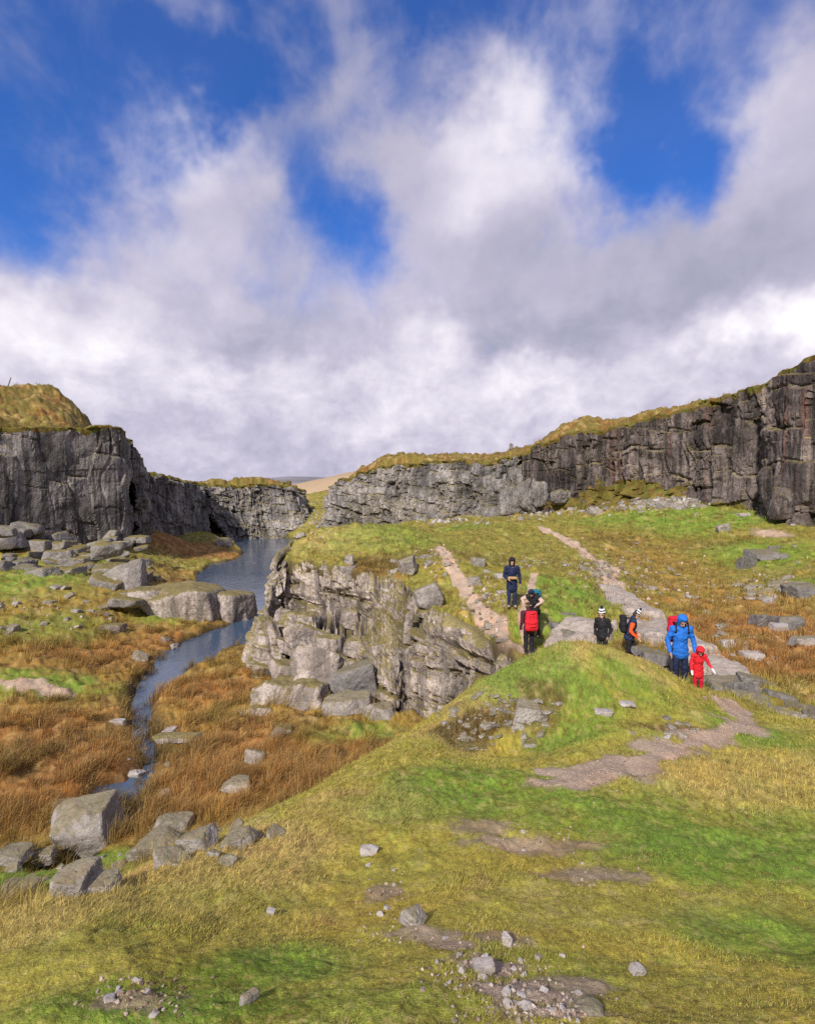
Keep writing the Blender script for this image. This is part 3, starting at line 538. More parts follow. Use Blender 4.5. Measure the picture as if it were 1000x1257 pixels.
def cliff(name, label, pts, mat, step, seed, side, lean=0.08, amp=1.0, feats=(), blk=(2.6, 2.2), cap=4.0, group=None, topn=0.6, tiltj=0.0, brkb=0.0, turf=(), turfc=None):
    """pts: (x, y, base z, top z) along the wall; side = +1 when the open side is to the left of the walking direction"""
    s, q = resample(pts, step); ns = len(s)
    x, y = q[:, 0].copy(), q[:, 1].copy()
    k = max(1, int(0.8/step)); ker = np.ones(2*k+1)/(2*k+1)
    xs = np.convolve(np.pad(x, k, 'edge'), ker, 'valid'); ys = np.convolve(np.pad(y, k, 'edge'), ker, 'valid')
    k2 = max(1, int(1.6/step)); ker = np.ones(2*k2+1)/(2*k2+1)
    tx = np.gradient(np.convolve(np.pad(xs, k2, 'edge'), ker, 'valid')); ty = np.gradient(np.convolve(np.pad(ys, k2, 'edge'), ker, 'valid'))
    L = np.hypot(tx, ty)+1e-9; nx, ny = -ty/L*side, tx/L*side
    zb = q[:, 2]-2.0; hgt = q[:, 3]-zb; nz = int(np.max(hgt)/step)
    topj = topn*fbm2(s/2.2, s*0, 3, seed+50)+0.5*topn*(rnd(np.floor(s/1.7), s*0, seed+51)-0.5)
    t = np.linspace(0, 1, nz)[:, None]
    Z = zb[None]+t*(hgt+topj)[None]; S = np.broadcast_to(s[None], Z.shape)
    tl = S+tiltj*Z+fbm2(S/6.0, Z/6.0, 2, seed+80)*1.6
    off, coff, e = joints(tl, Z+0.15*S, blk[0], blk[1], seed, 0.7); o2, c2, e2 = joints(tl+0.15*Z, Z-0.2*S, blk[0]*0.33, blk[1]*0.36, seed+20, 0.8); o3, c3, e3 = joints(tl, Z, blk[0]*4.2, blk[1]*4.0, seed+40, 0.8)
    brk = sstep(fbm2(S/7.0, Z/5.0, 3, seed+81)+brkb, -0.25, 0.35)          # broken ground against clean faces
    d = amp*(1.1*(off-0.5)*(0.25+0.75*brk)+0.7*(coff-0.5)+(0.55*(o2-0.5)+0.30*(c2-0.5))*(0.12+0.88*brk)+1.3*(o3-0.5))
    d = d-amp*0.42*sstep(e, 0.16, 0.02)*(0.4+0.6*brk)-amp*0.20*sstep(e2, 0.08, 0.0)*brk
    tone = 0.55*(off-0.5)+0.40*(o2-0.5)*brk+0.45*(o3-0.5)+0.25*(c2-0.5)+1.0*fbm2(S/6, Z/4, 4, seed+90)
    d = d+fbm2(S/2.4, Z/3.0, 4, seed+60)*0.8*amp*(0.4+0.6*brk)+fbm2(S/0.45, Z/0.6, 3, seed+61)*0.20*amp*(0.3+0.7*brk)
    for (fs_, fz_, rs, rz, dep) in feats:
        d = d+dep*np.exp(-((S-fs_)/rs)**2-((Z-fz_)/rz)**2)
    d = d+(1-t)*lean*hgt[None]*1.0
    X = xs[None]+nx[None]*d; Y = ys[None]+ny[None]*d
    # a weathered shoulder folding back on to the plateau
    rows = [(X, Y, Z)]; Xt, Yt, Zt = X[-1], Y[-1], Z[-1]
    for i, bk in enumerate((0.35, 0.9, 1.8, cap)):
        jx = fbm2(s/0.9, s*0+i, 2, seed+70+i)*0.25
        rows.append((( xs-nx*bk+(Xt-xs)*max(0, 1-bk))[None], (ys-ny*bk+(Yt-ys)*max(0, 1-bk))[None], (Zt+(0.14, 0.05, -0.3, -2.2)[i]+jx)[None]))
    X = np.concatenate([r[0] for r in rows]); Y = np.concatenate([r[1] for r in rows]); Z = np.concatenate([r[2] for r in rows])
    n2 = X.shape[0]; v = np.stack([X.ravel(), Y.ravel(), Z.ravel()], 1)
    i, j = np.meshgrid(np.arange(n2-1), np.arange(ns-1), indexing='ij')
    f = np.stack([i*ns+j, i*ns+j+1, (i+1)*ns+j+1, (i+1)*ns+j], -1).reshape(-1, 4)
    if side < 0: f = f[:, ::-1]
    f = f[:, ::-1]
    k0 = nz; tn = np.zeros((n2, ns)); tn[:k0] = tone
    # turf on the plateau edge, spilling over the lip, and on the earthy ledges
    gm = np.zeros((n2, ns)); gm[k0:] = 1.0
    S0, Z0 = S[:k0], Z[:k0]; depth = Z[k0-1][None]-Z0; gm[:k0] = sstep(depth+0.5*fbm2(S0/1.3, Z0/1.3, 3, seed+95)-0.22-0.95*np.abs(fbm2(s/4.0, s*0, 3, seed+96))[None], 0.15, -0.15)
    for (fs_, fz_, rs, rz) in turf:
        q_ = ((S0-fs_)/rs)**2+((Z0-fz_)/rz)**2+1.2*fbm2(S0/2.0, Z0/0.9, 4, seed+97); gm[:k0] = np.maximum(gm[:k0], sstep(q_, 1.1, 0.7))
    gf = gm.ravel()[f].mean(1) > 0.5
    w1 = fbm2(v[:, 0]/1.6, v[:, 1]/1.6+v[:, 2], 4, seed+98)[:, None]; w2 = sstep(fbm2(v[:, 0]/0.5, v[:, 1]/0.5+v[:, 2]/.4, 3, seed+99), -.1, .3)[:, None]
    gc = (C_O*0.8+C_Y*.12)[None]*(1-w2)+(C_B*0.42+C_O*.25+C_K*.3)[None]*w2; gc = gc*(0.85+0.5*w1)
    me = mesh_np(name, v, f, [mat, M_GROUND], False, midx=gf.astype(int), col=np.clip(gc, 0.01, 1))
    at_ = me.attributes.new('tone', 'FLOAT', 'POINT'); at_.data.foreach_set('value', np.clip(tn.ravel(), -.6, .7).astype(np.float32))
    return tag(link(name, me), label, 'cliff', group)
# west wall: walking away from the camera the lake lies to the right
cliff('quarry_cliff', 'tall grey sheer cliff under the grassy knoll beside the lake', L_WALL[0:7], M_CLIFF_W, 0.13, 101, -1, 0.05, 0.62,
      feats=((58, 14, 1.2, 1.5, -1.2), (55.5, 8, .7, 7, -1.0)), blk=(2.8, 4.4), topn=0.4, brkb=-0.12)
cliff('quarry_cliff', 'shaded cliff receding behind the tall grey face, above the brown scree', L_WALL[6:9], M_CLIFF_W, 0.16, 131, -1, 0.12, 1.0, blk=(2.6, 2.4))
cliff('quarry_cliff', 'low broken cliff with a domed grass cap at the far lake end', L_WALL[8:16], M_CLIFF_F, 0.17, 161, -1, 0.42, 1.0, blk=(2.2, 2.0), tiltj=.2, brkb=.2)
cliff('quarry_cliff', 'pale fractured cliff rising from the middle of the quarry', R_WALL[0:9], M_CLIFF_F, 0.14, 201, -1, 0.25, 1.05, blk=(2.0, 2.4), topn=0.9, tiltj=.25, brkb=.25)
cliff('quarry_cliff', 'long dark streaked cliff wall rising towards the right edge', R_WALL[8:21], M_CLIFF_E, 0.13, 231, -1, 0.06, 0.85,
      feats=((19, 9.5, 5, 2.6, -0.7), (18, 6.0, 7, 2.0, 2.4), (38, 5, 4, 3, 0.8), (31.5, 11, .8, 6, -1.6)), blk=(2.6, 3.6), topn=0.5, brkb=0.05, turf=((17, 8.0, 7.0, 1.9), (8, 7.0, 4, .9), (27, 6.6, 5, 1.0)  ))
# ------------------------------------------------------------------ rocks
_ICO = {}
def ico(sub):
    if sub not in _ICO:
        bm = bmesh.new(); bmesh.ops.create_icosphere(bm, subdivisions=sub, radius=1.0)
        v = np.array([p.co[:] for p in bm.verts]); f = np.array([[q.index for q in p.verts] for p in bm.faces], np.int32); bm.free(); _ICO[sub] = (v, f)
    return _ICO[sub]
def rock_verts(dims, seed, sub=4, boxy=0.75, cuts=12, sharp=30, rough=0.08, steps=0.0):
    """an angular block: a convex stack of joint planes, softened edges, then weathering"""
    rg = np.random.RandomState(seed); d, f = ico(sub)
    N = []; H = []
    for a in range(3):
        for sg in (1, -1):
            v = np.zeros(3); v[a] = sg; v += rg.normal(0, 0.16, 3); N.append(v/np.linalg.norm(v)); H.append(boxy*rg.uniform(0.85, 1.12))
    for k in range(cuts):
        v = rg.normal(0, 1, 3); N.append(v/np.linalg.norm(v)); H.append(rg.uniform(0.80, 1.06))
    N = np.array(N); H = np.array(H)
    q = np.maximum(d@N.T, 0)/H[None]
    r = (q**sharp).sum(1)**(-1.0/sharp)
    p = d*r[:, None]
    dm = np.asarray(dims, float)/2/boxy*0.98
    p = p*dm[None]
    sz = float(np.mean(dims)); o = rg.uniform(-50, 50, 3)
    dl = fbm3(p+o, 1.6/sz, 4, seed % 97)*0.10*sz*(rough/0.05)*0.6 + fbm3(p+o, 7.0/sz, 3, seed % 89)*0.022*sz*(rough/0.05)
    if steps:
        w = p[:, 2]/(sz*0.22)+fbm3(p+o, 1.2/sz, 2, 5)*1.0; dl = dl-steps*sz*sstep(np.abs(w-np.round(w)), 0.12, 0.0)*0.3
    return p+d*dl[:, None], f
def rock_mesh(name, dims, seed, mat, **kw):
    v, f = rock_verts(dims, seed, **kw); return mesh_np(name, v, f, [mat])
def put_rock(name, label, cat, u, v, w, ratio, seed, mat, y=None, rz=0.0, tilt=(0, 0), sink=0.28, group=None, parent=None, lift=0.0, **kw):
    """u, v: where its foot meets the ground in the photograph; w: its width in photograph pixels; ratio: depth and height over width"""
    if y is None: q = ground(u, v)
    else: q = at(u, v, y)
    W_ = w*q[1]/FOC; dims = (W_, W_*ratio[0], W_*ratio[1])
    kw.setdefault('sub', 5 if w > 45 else (4 if w > 14 else 3))
    me = rock_mesh(name, dims, seed, mat, **kw)
    o = link(name, me, parent, (q[0], q[1]+dims[1]*0.35, q[2]+dims[2]*(0.5-sink)+lift), (R(tilt[0]), R(tilt[1]), R(rz)))
    if label: tag(o, label, cat, group)
    return o
# --- the granite outcrop between lake and path: a jointed face built from a net of points
def catmull(P, t):      # P (n, k), t in 0..n-1
    n = len(P); i = np.clip(np.floor(t).astype(int), 0, n-2); f = (t-i)[:, None]
    p0 = P[np.clip(i-1, 0, n-1)]; p1 = P[i]; p2 = P[i+1]; p3 = P[np.clip(i+2, 0, n-1)]
    a = 0.35
    m1 = a*(p2-p0); m2 = a*(p3-p1)
    return (2*f**3-3*f**2+1)*p1+(f**3-2*f**2+f)*m1+(-2*f**3+3*f**2)*p2+(f**3-f**2)*m2
def build_outcrop():
    root = thing('rock_outcrop', 'broad stepped granite outcrop between the lake and the path', 'rock outcrop', (0, 23, 0))
    P = np.array([[at(*p) for p in c] for c in GRID]); nu, nv = 330, 230
    A = np.stack([catmull(P[:, k].reshape(len(GRID), 3), np.linspace(0, len(GRID)-1, nu)) for k in range(P.shape[1])], 1)   # nu, rows, 3
    B = np.stack([catmull(A[i], np.linspace(0, P.shape[1]-1, nv)) for i in range(nu)], 0)                                   # nu, nv, 3
    B = B-np.array([0, 23, 0])
    du = np.gradient(B, axis=0); dv = np.gradient(B, axis=1); N = np.cross(du, dv); N /= np.linalg.norm(N, axis=2, keepdims=True)+1e-9
    if N[150, 120, 1] > 0: N = -N
    for _ in range(12):
        for ax in (0, 1): N = (np.roll(N, 1, ax)+N+np.roll(N, -1, ax))/3
    N /= np.linalg.norm(N, axis=2, keepdims=True)
    S = B[:, :, 0]*0.96+B[:, :, 1]*0.25; Z = B[:, :, 2]; T = np.broadcast_to(np.linspace(0, 1, nv)[None], S.shape)
    lp = B[:, 30, :2]; S = np.broadcast_to(np.concatenate([[0], np.cumsum(np.hypot(*np.diff(lp, axis=0).T))])[:, None], Z.shape); lean = S+0.10*Z+0.3*fbm2(S/2.5, Z/2.5, 2, 366)
    off, coff, e = joints(lean, Z-0.06*S, 1.15, 1.35, 301, 0.7); o2, c2, e2 = joints(lean, Z+0.1*S, 0.38, 0.85, 321, 0.8); o3, c3, e3 = joints(lean, Z, 2.9, 1.9, 341)
    d = 0.46*(off-0.5)+0.34*(coff-0.5)+0.34*(o2-0.5)+0.16*(c2-0.5)+0.50*(o3-0.5)
    d = d-0.20*sstep(e, 0.09, 0.01)-0.10*sstep(e2, 0.05, 0.0)-0.22*sstep(e3, 0.14, 0.02)
    d = d+fbm2(S/0.9, Z/0.9, 4, 361)*0.24+fbm2(S/0.18, Z/0.18, 3, 362)*0.06
    tone = 0.45*(off-0.5)+0.3*(o2-0.5)+0.35*(o3-0.5)+0.5*fbm2(S/1.6, Z/1.6, 3, 363)
    fade = sstep(T, 0.0, 0.26); d = np.where(T < 0.3, np.minimum(d, 0.12+0.5*T), d)
    V = B+N*(d*fade)[:, :, None]
    v = V.reshape(-1, 3); i, j = np.meshgrid(np.arange(nu-1), np.arange(nv-1), indexing='ij')
    f = np.stack([i*nv+j, i*nv+j+1, (i+1)*nv+j+1, (i+1)*nv+j], -1).reshape(-1, 4)
    me = mesh_np('rock_face', v, f, [M_ROCK_P]); a_ = me.attributes.new('tone', 'FLOAT', 'POINT'); a_.data.foreach_set('value', np.clip(tone.ravel(), -.5, .5).astype(np.float32)); link('rock_face', me, root)
    # big blocks standing proud of the face: (u, v of foot, distance, width px, depth, height ratios, turn, tilts)
    BL = [(368,770,25.8,46,.8,.40,8,0,0),(372,805,24.4,40,.7,.95,6,-14,4),(405,812,24.0,36,.7,.90,-4,-10,-3),(437,806,23.8,28,.8,.85,10,0,0),
          (345,768,26.7,20,.9,1.1,0,0,4),(462,818,22.2,22,.7,1.4,10,0,0),(430,772,25.4,22,.7,1.1,-8,0,0),(352,802,24.8,22,.9,.75,-10,0,0),
          (532,797,20.75,60,.55,.17,-22,0,27),(580,818,18.9,50,.55,.18,-22,0,22),(588,792,19.6,40,.7,.22,-14,0,16),(501,790,21.6,11,.8,4.2,0,0,3),(486,846,20.6,9,.9,4.6,0,0,3)]
    for k, (u, v, y, w, dr, hr, rz, tx, ty) in enumerate(BL):
        q = at(u, v, y); W_ = w*y/FOC; dims = (W_, W_*dr, W_*hr)
        me = rock_mesh('block', dims, 400+k, M_ROCK_P, sub=5, boxy=0.8, cuts=14, sharp=34, rough=0.13)
        link('block', me, root, (q[0], q[1]-23+dims[1]*0.32, q[2]+dims[2]*0.42), (R(tx), R(ty), R(rz)))
    return root
build_outcrop()
# --- the whale-backed outcrop and ledges at the foot of the west cliff
def ledge_group(name, label, cat, blocks, mat, seed, part='block', low=False, **kw):
    u, v, y = blocks[0][:3]; o = at(u, v, y); root = thing(name, label, cat, tuple(o))
    for k, (u, v, y, w, dr, hr, rz, tx, ty) in enumerate(blocks):
        q = at(u, v, y)
        if low: q[2] = min(q[2], hz(q[0], q[1])-0.1)
        q = q-o; W_ = w*y/FOC; dims = (W_, W_*dr, W_*hr)
        a = dict(sub=5, boxy=0.78, cuts=8, sharp=20, rough=0.075); a.update(kw)
        link(part, rock_mesh(part, dims, seed+k, mat, **a), root, (q[0], q[1]+dims[1]*0.3, q[2]+dims[2]*0.40), (R(tx), R(ty), R(rz)))
    return root
ledge_group('rock_outcrop', 'long pale slab outcrop ending at the stream mouth below the tall grey cliff', 'rock outcrop',
  [(228,772,36,95,.7,.62,-6,0,4),(264,772,36.5,72,.8,.66,-12,0,7),(180,770,36.5,48,.9,1.15,4,0,0),(286,770,37,34,.9,.75,10,0,6),(206,783,35,34,.9,.62,0,0,0),(214,790,34.5,22,.9,.5,0,0,0),(250,780,35.5,40,.6,.5,-5,0,3)], M_ROCK_P, 500)
def jumble(name, label, cat, areas, mat, seed, wmin, wmax, **kw):
    """broken blocks wedged together on a slope: areas (u, v, spread u, spread v, distance, count); they rest on the ground or on each other"""
    rg = np.random.RandomState(seed); o = None; root = None
    for (u, v, su, sv, y, n) in areas:
        for k in range(n):
            t = rg.uniform(-1, 1, 2); q = at(u+t[0]*su, v+t[1]*sv, y*(1+0.04*rg.normal()-0.05*t[1])); g = hz(q[0], q[1])
            if g > q[2]+2.0: continue
            q[2] = max(g-0.1, q[2]-0.5)
            if root is None: o = q.copy(); root = thing(name, label, cat, tuple(o))
            q = q-o; W_ = (wmin+(wmax-wmin)*rg.uniform()**1.6)*y/FOC; dims = (W_, W_*rg.uniform(.6, .95), W_*rg.uniform(.28, .62))
            a = dict(sub=4, boxy=.76, cuts=9, sharp=18, rough=.08); a.update(kw)
            link('block', rock_mesh('block', dims, seed+k*7, mat, **a), root, (q[0], q[1], q[2]+dims[2]*.15), (rg.normal(0, .08), rg.normal(0, .12), rg.uniform(-.35, .35)))
    return root
B_ = lambda *a, **k: put_rock('boulder', a[0], 'boulder', *a[1:], **k)
jumble('rock_outcrop', 'mossy jumbled ledges at the foot of the tall grey cliff', 'rock outcrop',
  [(115,662,60,10,58,14),(120,685,50,12,52,18),(85,705,50,12,47,18),(150,705,26,14,48,14),(110,735,36,10,42,12),(172,706,24,14,44,16),(135,748,24,8,39.5,6),(60,730,40,10,43,10),(160,728,18,10,40,8),(60,675,30,16,53,12)], M_ROCK_M, 520, 9, 34)
jumble('rock_outcrop', 'dark blocky buttress at the left edge below the tall grey cliff', 'rock outcrop',
  [(8,650,26,12,50,6),(10,675,30,20,47,10),(15,705,26,14,44,8)], M_ROCK_D, 570, 14, 44)
B_('big tilted grey boulder leaning over a dark hollow beside the long pale slab outcrop', 136, 738, 62, (.75, .72), 601, M_ROCK_G, y=38.5, tilt=(0, -16), rz=14)
B_('flat grey rock bridging the hollow under the leaning boulder', 118, 762, 34, (.8, .35), 602, M_ROCK_G, y=37)
B_('small rounded pale boulder in front of the dark hollow', 136, 776, 26, (.8, .5), 603, M_ROCK_P)
# boulders heaped at the foot of the granite outcrop
B_('wide flat boulder at the left foot of the granite outcrop beside rusty grass', 356, 880, 88, (.7, .62), 611, M_ROCK_P, y=20.6, tilt=(-8, 12), rz=-8, boxy=.7, cuts=18, rough=.15)
B_('large grey faceted boulder below the outcrop, left of the dark cleft', 428, 894, 60, (.8, .75), 612, M_ROCK_G, y=19.7, tilt=(0, -6), rz=12, boxy=.74, cuts=14, rough=.11)
B_('tall grey boulder against the dark cleft at the foot of the wall', 464, 902, 42, (.9, 1.22), 613, M_ROCK_G, y=19.2, rz=-6, tilt=(0, 5), boxy=.85)
B_('upright pinkish slab in the middle of the outcrop foot', 388, 845, 54, (.6, 1.1), 614, M_ROCK_P, y=21.6, tilt=(-16, 8), rz=6, boxy=.78, cuts=12, rough=.11)
B_('dark cracked block right of the upright pinkish slab', 432, 855, 50, (.8, .9), 615, M_ROCK_D, y=21.2, rz=14, boxy=.85)
B_('rounded block perched at the lower left corner of the outcrop', 352, 840, 34, (.9, 1.0), 616, M_ROCK_P, y=22.3, rz=20)
B_('low pale rock sunk in rusty grass left of the wide flat boulder', 320, 878, 30, (.9, .4), 617, M_ROCK_P)
B_('small pale rock in front of the wide flat boulder', 345, 902, 22, (.9, .5), 618, M_ROCK_P)
B_('narrow leaning shard among the boulders below the outcrop', 402, 880, 14, (.6, 1.8), 619, M_ROCK_G, y=20.0, tilt=(0, 24))
B_('squat grey block on the outcrop just above the dark cleft', 446, 842, 26, (.9, .8), 620, M_ROCK_G, y=21.3)
# boulders lying on top of the outcrop
B_('big pale squared boulder resting on the grassy top of the outcrop', 527, 748, 34, (.8, .98), 621, M_ROCK_G, y=22.6, rz=12, tilt=(0, -10), boxy=.85, sink=.1)
B_('slanting slab propped under the left side of the big pale squared boulder', 512, 752, 22, (.7, 1.1), 622, M_ROCK_P, y=22.9, tilt=(0, 26), sink=.15)
B_('flat low slab under the big pale squared boulder', 530, 756, 36, (.7, .28), 623, M_ROCK_P, y=22.2, sink=.3)
B_('mauve grey boulder in the turf above the outcrop', 500, 700, 24, (.8, .9), 624, M_ROCK_G, y=26.5, tilt=(0, -14))
B_('low rock beside the top of the pale left-hand path', 527, 690, 24, (.9, .5), 625, M_ROCK_G, y=28.5)
B_('small upright stone on the lip of the outcrop above a dark overhang', 428, 694, 11, (.9, 1.3), 626, M_ROCK_G, y=27.6, sink=.05)
B_('flat capstone over the dark overhang on the outcrop', 426, 704, 20, (.9, .5), 627, M_ROCK_G, y=27.3, sink=.05)
B_('small mauve stone right of the pale left-hand path', 588, 695, 17, (.9, .8), 628, M_ROCK_G)
B_('pointed grey stone in the grass left of the hooded hiker', 583, 718, 18, (.9, .75), 629, M_ROCK_G)
B_('white topped stone just left of the hooded hiker', 616, 730, 12, (.9, .5), 630, M_STONE)
B_('pale flat stone behind the hooded hiker', 613, 710, 14, (.9, .6), 631, M_STONE)
# near boulders along the stream
B_('largest grey boulder on the bright green patch by the stream', 92, 1046, 68, (.75, .80), 641, M_ROCK_G, tilt=(4, -12), rz=18, boxy=.88, cuts=5, sink=.16)
B_('dark low rock behind the largest boulder near the pool', 78, 1000, 34, (.8, .5), 642, M_ROCK_D)
B_('flat rock at the right foot of the largest boulder', 120, 1040, 32, (.8, .4), 643, M_ROCK_G)
B_('dark rounded rock between the largest boulder and the stream', 142, 1020, 26, (.8, .5), 644, M_ROCK_D)
B_('long rock running down from the left side of the largest boulder', 46, 1062, 36, (.7, .5), 645, M_ROCK_G, tilt=(0, -16))
B_('broad grey rock cut by the left edge beside the green patch', 8, 1062, 40, (.8, .4), 646, M_ROCK_G)
B_('pale rounded boulder stacked behind the cracked boulder by the stream', 211, 1024, 42, (.8, .5), 647, M_ROCK_G)
B_('cracked light grey boulder on the near bank right of the stream', 190, 1052, 42, (.9, .62), 648, M_ROCK_G, rz=10)
B_('wedge shaped grey boulder half way along the bank row', 238, 1048, 46, (.8, .58), 649, M_ROCK_G, tilt=(0, -20), rz=-10)
B_('long low boulder at the right end of the bank row', 288, 1042, 40, (.8, .5), 650, M_ROCK_G, tilt=(0, -18))
B_('pointed grey rock poking over the near bank edge below the green patch', 84, 1102, 46, (.8, .8), 651, M_ROCK_G, tilt=(0, -14))
B_('low rock beside the pointed rock on the near bank edge', 122, 1096, 34, (.8, .4), 652, M_ROCK_G)
B_('dark grey rock at the bottom of the green patch by the left edge', 18, 1106, 40, (.8, .5), 653, M_ROCK_G)
B_('small block between the stream and the cracked boulder', 164, 1056, 20, (.9, .6), 654, M_ROCK_G)
B_('long narrow slab lying across the stream above the pool', 212, 912, 56, (.35, .16), 655, M_ROCK_P, sink=.1, boxy=.9)
B_('small white stone in the stream above the long narrow slab', 206, 902, 16, (.8, .6), 656, M_STONE)
B_('pale stone at the edge of the pool', 166, 956, 20, (.8, .55), 657, M_STONE)
B_('flat pale stone at the head of the little pool', 144, 889, 18, (.7, .3), 658, M_STONE)
B_('grey rock standing in rusty grass right of the stream', 313, 938, 22, (.8, .9), 659, M_ROCK_G)
B_('rounded pale rock in the grass right of the pool', 288, 972, 32, (.8, .5), 660, M_ROCK_G)
B_('thin fallen slab slanting through the grass below the outcrop', 300, 878, 44, (.3, .2), 661, M_ROCK_P, tilt=(0, -14), boxy=.9)
B_('tiny pale stone in the grass beside the pool', 203, 976, 10, (.9, .6), 662, M_STONE)
# rocks on the lip of the near bank
B_('squared light grey rock at the lip of the bank under the mound', 470, 956, 30, (.9, .8), 671, M_ROCK_G, y=8.2, rz=12)
B_('low grey rock left of the squared rock on the bank lip', 444, 968, 28, (.9, .6), 672, M_ROCK_G, y=8.0, tilt=(0, -16))
B_('small rock at the top of the bank lip cluster', 490, 944, 20, (.9, .6), 673, M_ROCK_G, y=8.4)
B_('small rock at the lower left of the bank lip cluster', 420, 972, 18, (.9, .7), 674, M_ROCK_G, y=8.2)
# --- right: slabs and blocks beside the path
def slab_strip(name, label, pts, mat, thick, seed):
    """a long tongue of bare granite following the ground: pts (u, v, distance, half width m, lift)"""
    P = np.array([list(at(u, v, y))+[w, l] for u, v, y, w, l in pts]); n = 160
    Q = catmull(P, np.linspace(0, len(P)-1, n)); m = 34
    o = Q[n//2, :3].copy(); root = thing(name, label, 'rock slab', tuple(o))
    tx = np.gradient(Q[:, 0]); ty = np.gradient(Q[:, 1]); L = np.hypot(tx, ty); nx, ny = -ty/L, tx/L
    c = np.linspace(-1, 1, m)
    X = Q[:, None, 0]+nx[:, None]*Q[:, None, 3]*c; Y = Q[:, None, 1]+ny[:, None]*Q[:, None, 3]*c
    wob = fbm2(X/1.6, Y/1.6, 4, seed)
    X = X+nx[:, None]*fbm2(X*0+np.arange(n)[:, None]/14.0, Y*0, 3, seed+3)*0.35*np.abs(c)
    Z = np.repeat(Q[:, 2:3]+Q[:, 4:5], m, 1)+wob*0.16-0.10*np.floor(np.clip(fbm2(X/1.1+Y/2.5, Y/3.5, 2, seed+1)*3+1, 0, 3))+fbm2(X/.25, Y/.25, 3, seed+2)*0.02
    Z = Z - thick*np.clip((np.abs(c)[None]-0.86)/0.14, 0, 1)**2 - 0.5*sstep(np.abs(np.linspace(-1, 1, n))[:, None], 0.93, 1.0)
    v = np.stack([X, Y, Z], -1).reshape(-1, 3)-o
    i, j = np.meshgrid(np.arange(n-1), np.arange(m-1), indexing='ij')
    f = np.stack([i*m+j, i*m+j+1, (i+1)*m+j+1, (i+1)*m+j], -1).reshape(-1, 4)
    link('slab', mesh_np('slab', v, f, [mat]), root); return root
slab_strip('rock_slab', 'long smooth tongue of bare granite beside the walkers', [(738,712,28,.5,.1),(764,742,23.8,.75,.28),(800,778,20.0,.95,.34),(848,808,17.0,.85,.36),(890,832,15.2,.6,.34),(925,852,14.2,.35,.2)], M_SLAB, 0.7, 701)
slab_strip('rock_slab', 'short pale slab behind the boy in the striped hat', [(676,800,17.6,.3,.1),(700,785,18.4,.7,.3),(722,772,19.0,.8,.3),(744,764,20.0,.4,.15)], M_SLAB, 0.6, 711)
slab_strip('rock_slab', 'low flat slab below the orange sleeved walker', [(775,822,15.6,.2,.1),(800,818,15.8,.5,.25),(822,826,15.2,.5,.22),(846,838,14.6,.2,.1)], M_SLAB, 0.5, 721)
slab_strip('rock_slab', 'thin pale kerb of rock right of the earth path behind the mound', [(905,868,11.6,.2,.05),(935,880,11.0,.35,.16),(965,890,10.4,.35,.16),(995,898,9.9,.2,.05)], M_ROCK_G, 0.4, 731)
ledge_group('rock_outcrop', 'broken grey rocks under the end of the granite tongue, right of the red child', 'rock outcrop',
  [(888,856,13.6,34,.8,.62,0,0,0),(912,862,13.3,40,.8,.6,10,0,6),(930,876,12.6,36,.8,.55,-8,0,6),(872,846,14.2,22,.8,.7,0,0,0),(946,888,12.1,34,.8,.5,0,0,8),(904,876,12.6,24,.8,.5,0,0,0),(925,846,14.2,32,.8,.5,12,0,10)], M_ROCK_D, 740)
ledge_group('rock_outcrop', 'dark lumpy outcrop at the right edge beyond the granite tongue', 'rock outcrop',
  [(965,878,13.2,44,.8,.6,0,0,6),(990,890,12.6,40,.8,.6,0,0,6),(945,858,14.0,34,.8,.5,0,0,0),(1012,900,12.2,40,.8,.7,0,0,0),(975,862,14.2,30,.8,.4,0,0,0)], M_ROCK_D, 760)
ledge_group('rock_outcrop', 'small dark undercut ledge in the turf behind the red backpack', 'rock outcrop',
  [(690,776,19.2,26,.8,.45,0,0,10),(706,790,18.2,28,.8,.5,0,0,16),(682,768,20.0,18,.8,.5,0,0,6),(700,764,20.2,18,.8,.7,0,0,0)], M_ROCK_D, 780)
ledge_group('rock_outcrop', 'mossy rock step under the blue jacketed walker', 'rock outcrop',
  [(808,818,15.4,34,.8,.55,0,0,0),(836,826,15.0,26,.8,.5,0,0,0),(790,806,16.2,22,.8,.5,0,0,0)], M_ROCK_D, 790)
ledge_group('rock_outcrop', 'dark ledge with a bright top stone on the green right slope', 'rock outcrop',
  [(940,682,34,34,.8,.42,0,0,-8),(916,690,33,18,.8,.8,0,0,0),(952,664,36,14,.8,.45,0,0,0),(930,674,35,24,.8,.4,0,0,0),(960,678,34,14,.8,.7,0,0,0)], M_ROCK_D, 800, low=True)
B_('triangular grey boulder on the rusty right slope', 945, 768, 36, (.8, .42), 801, M_ROCK_D)
B_('dark squared boulder at the right edge of the rusty slope', 975, 772, 30, (.8, .62), 802, M_ROCK_D)
B_('white pointed stone between two dark boulders on the rusty slope', 958, 774, 18, (.8, .5), 803, M_STONE)
B_('dark boulder cut by the right edge on the grassy slope', 990, 734, 34, (.8, .65), 804, M_ROCK_D)
B_('low pale stone in the rusty grass above the red child', 926, 810, 24, (.8, .5), 805, M_STONE)
B_('pale stone in the rusty grass right of the blue hood', 894, 794, 18, (.8, .55), 806, M_STONE)
B_('grey block at the right edge below the dark squared boulder', 992, 792, 30, (.8, .45), 807, M_ROCK_G)
B_('square grey boulder on the green slope under the dark cliff', 889, 652, 15, (.8, .7), 808, M_ROCK_G)
B_('flat whitish rock at the upper right below the cliff foot', 914, 634, 14, (.8, .4), 809, M_STONE)
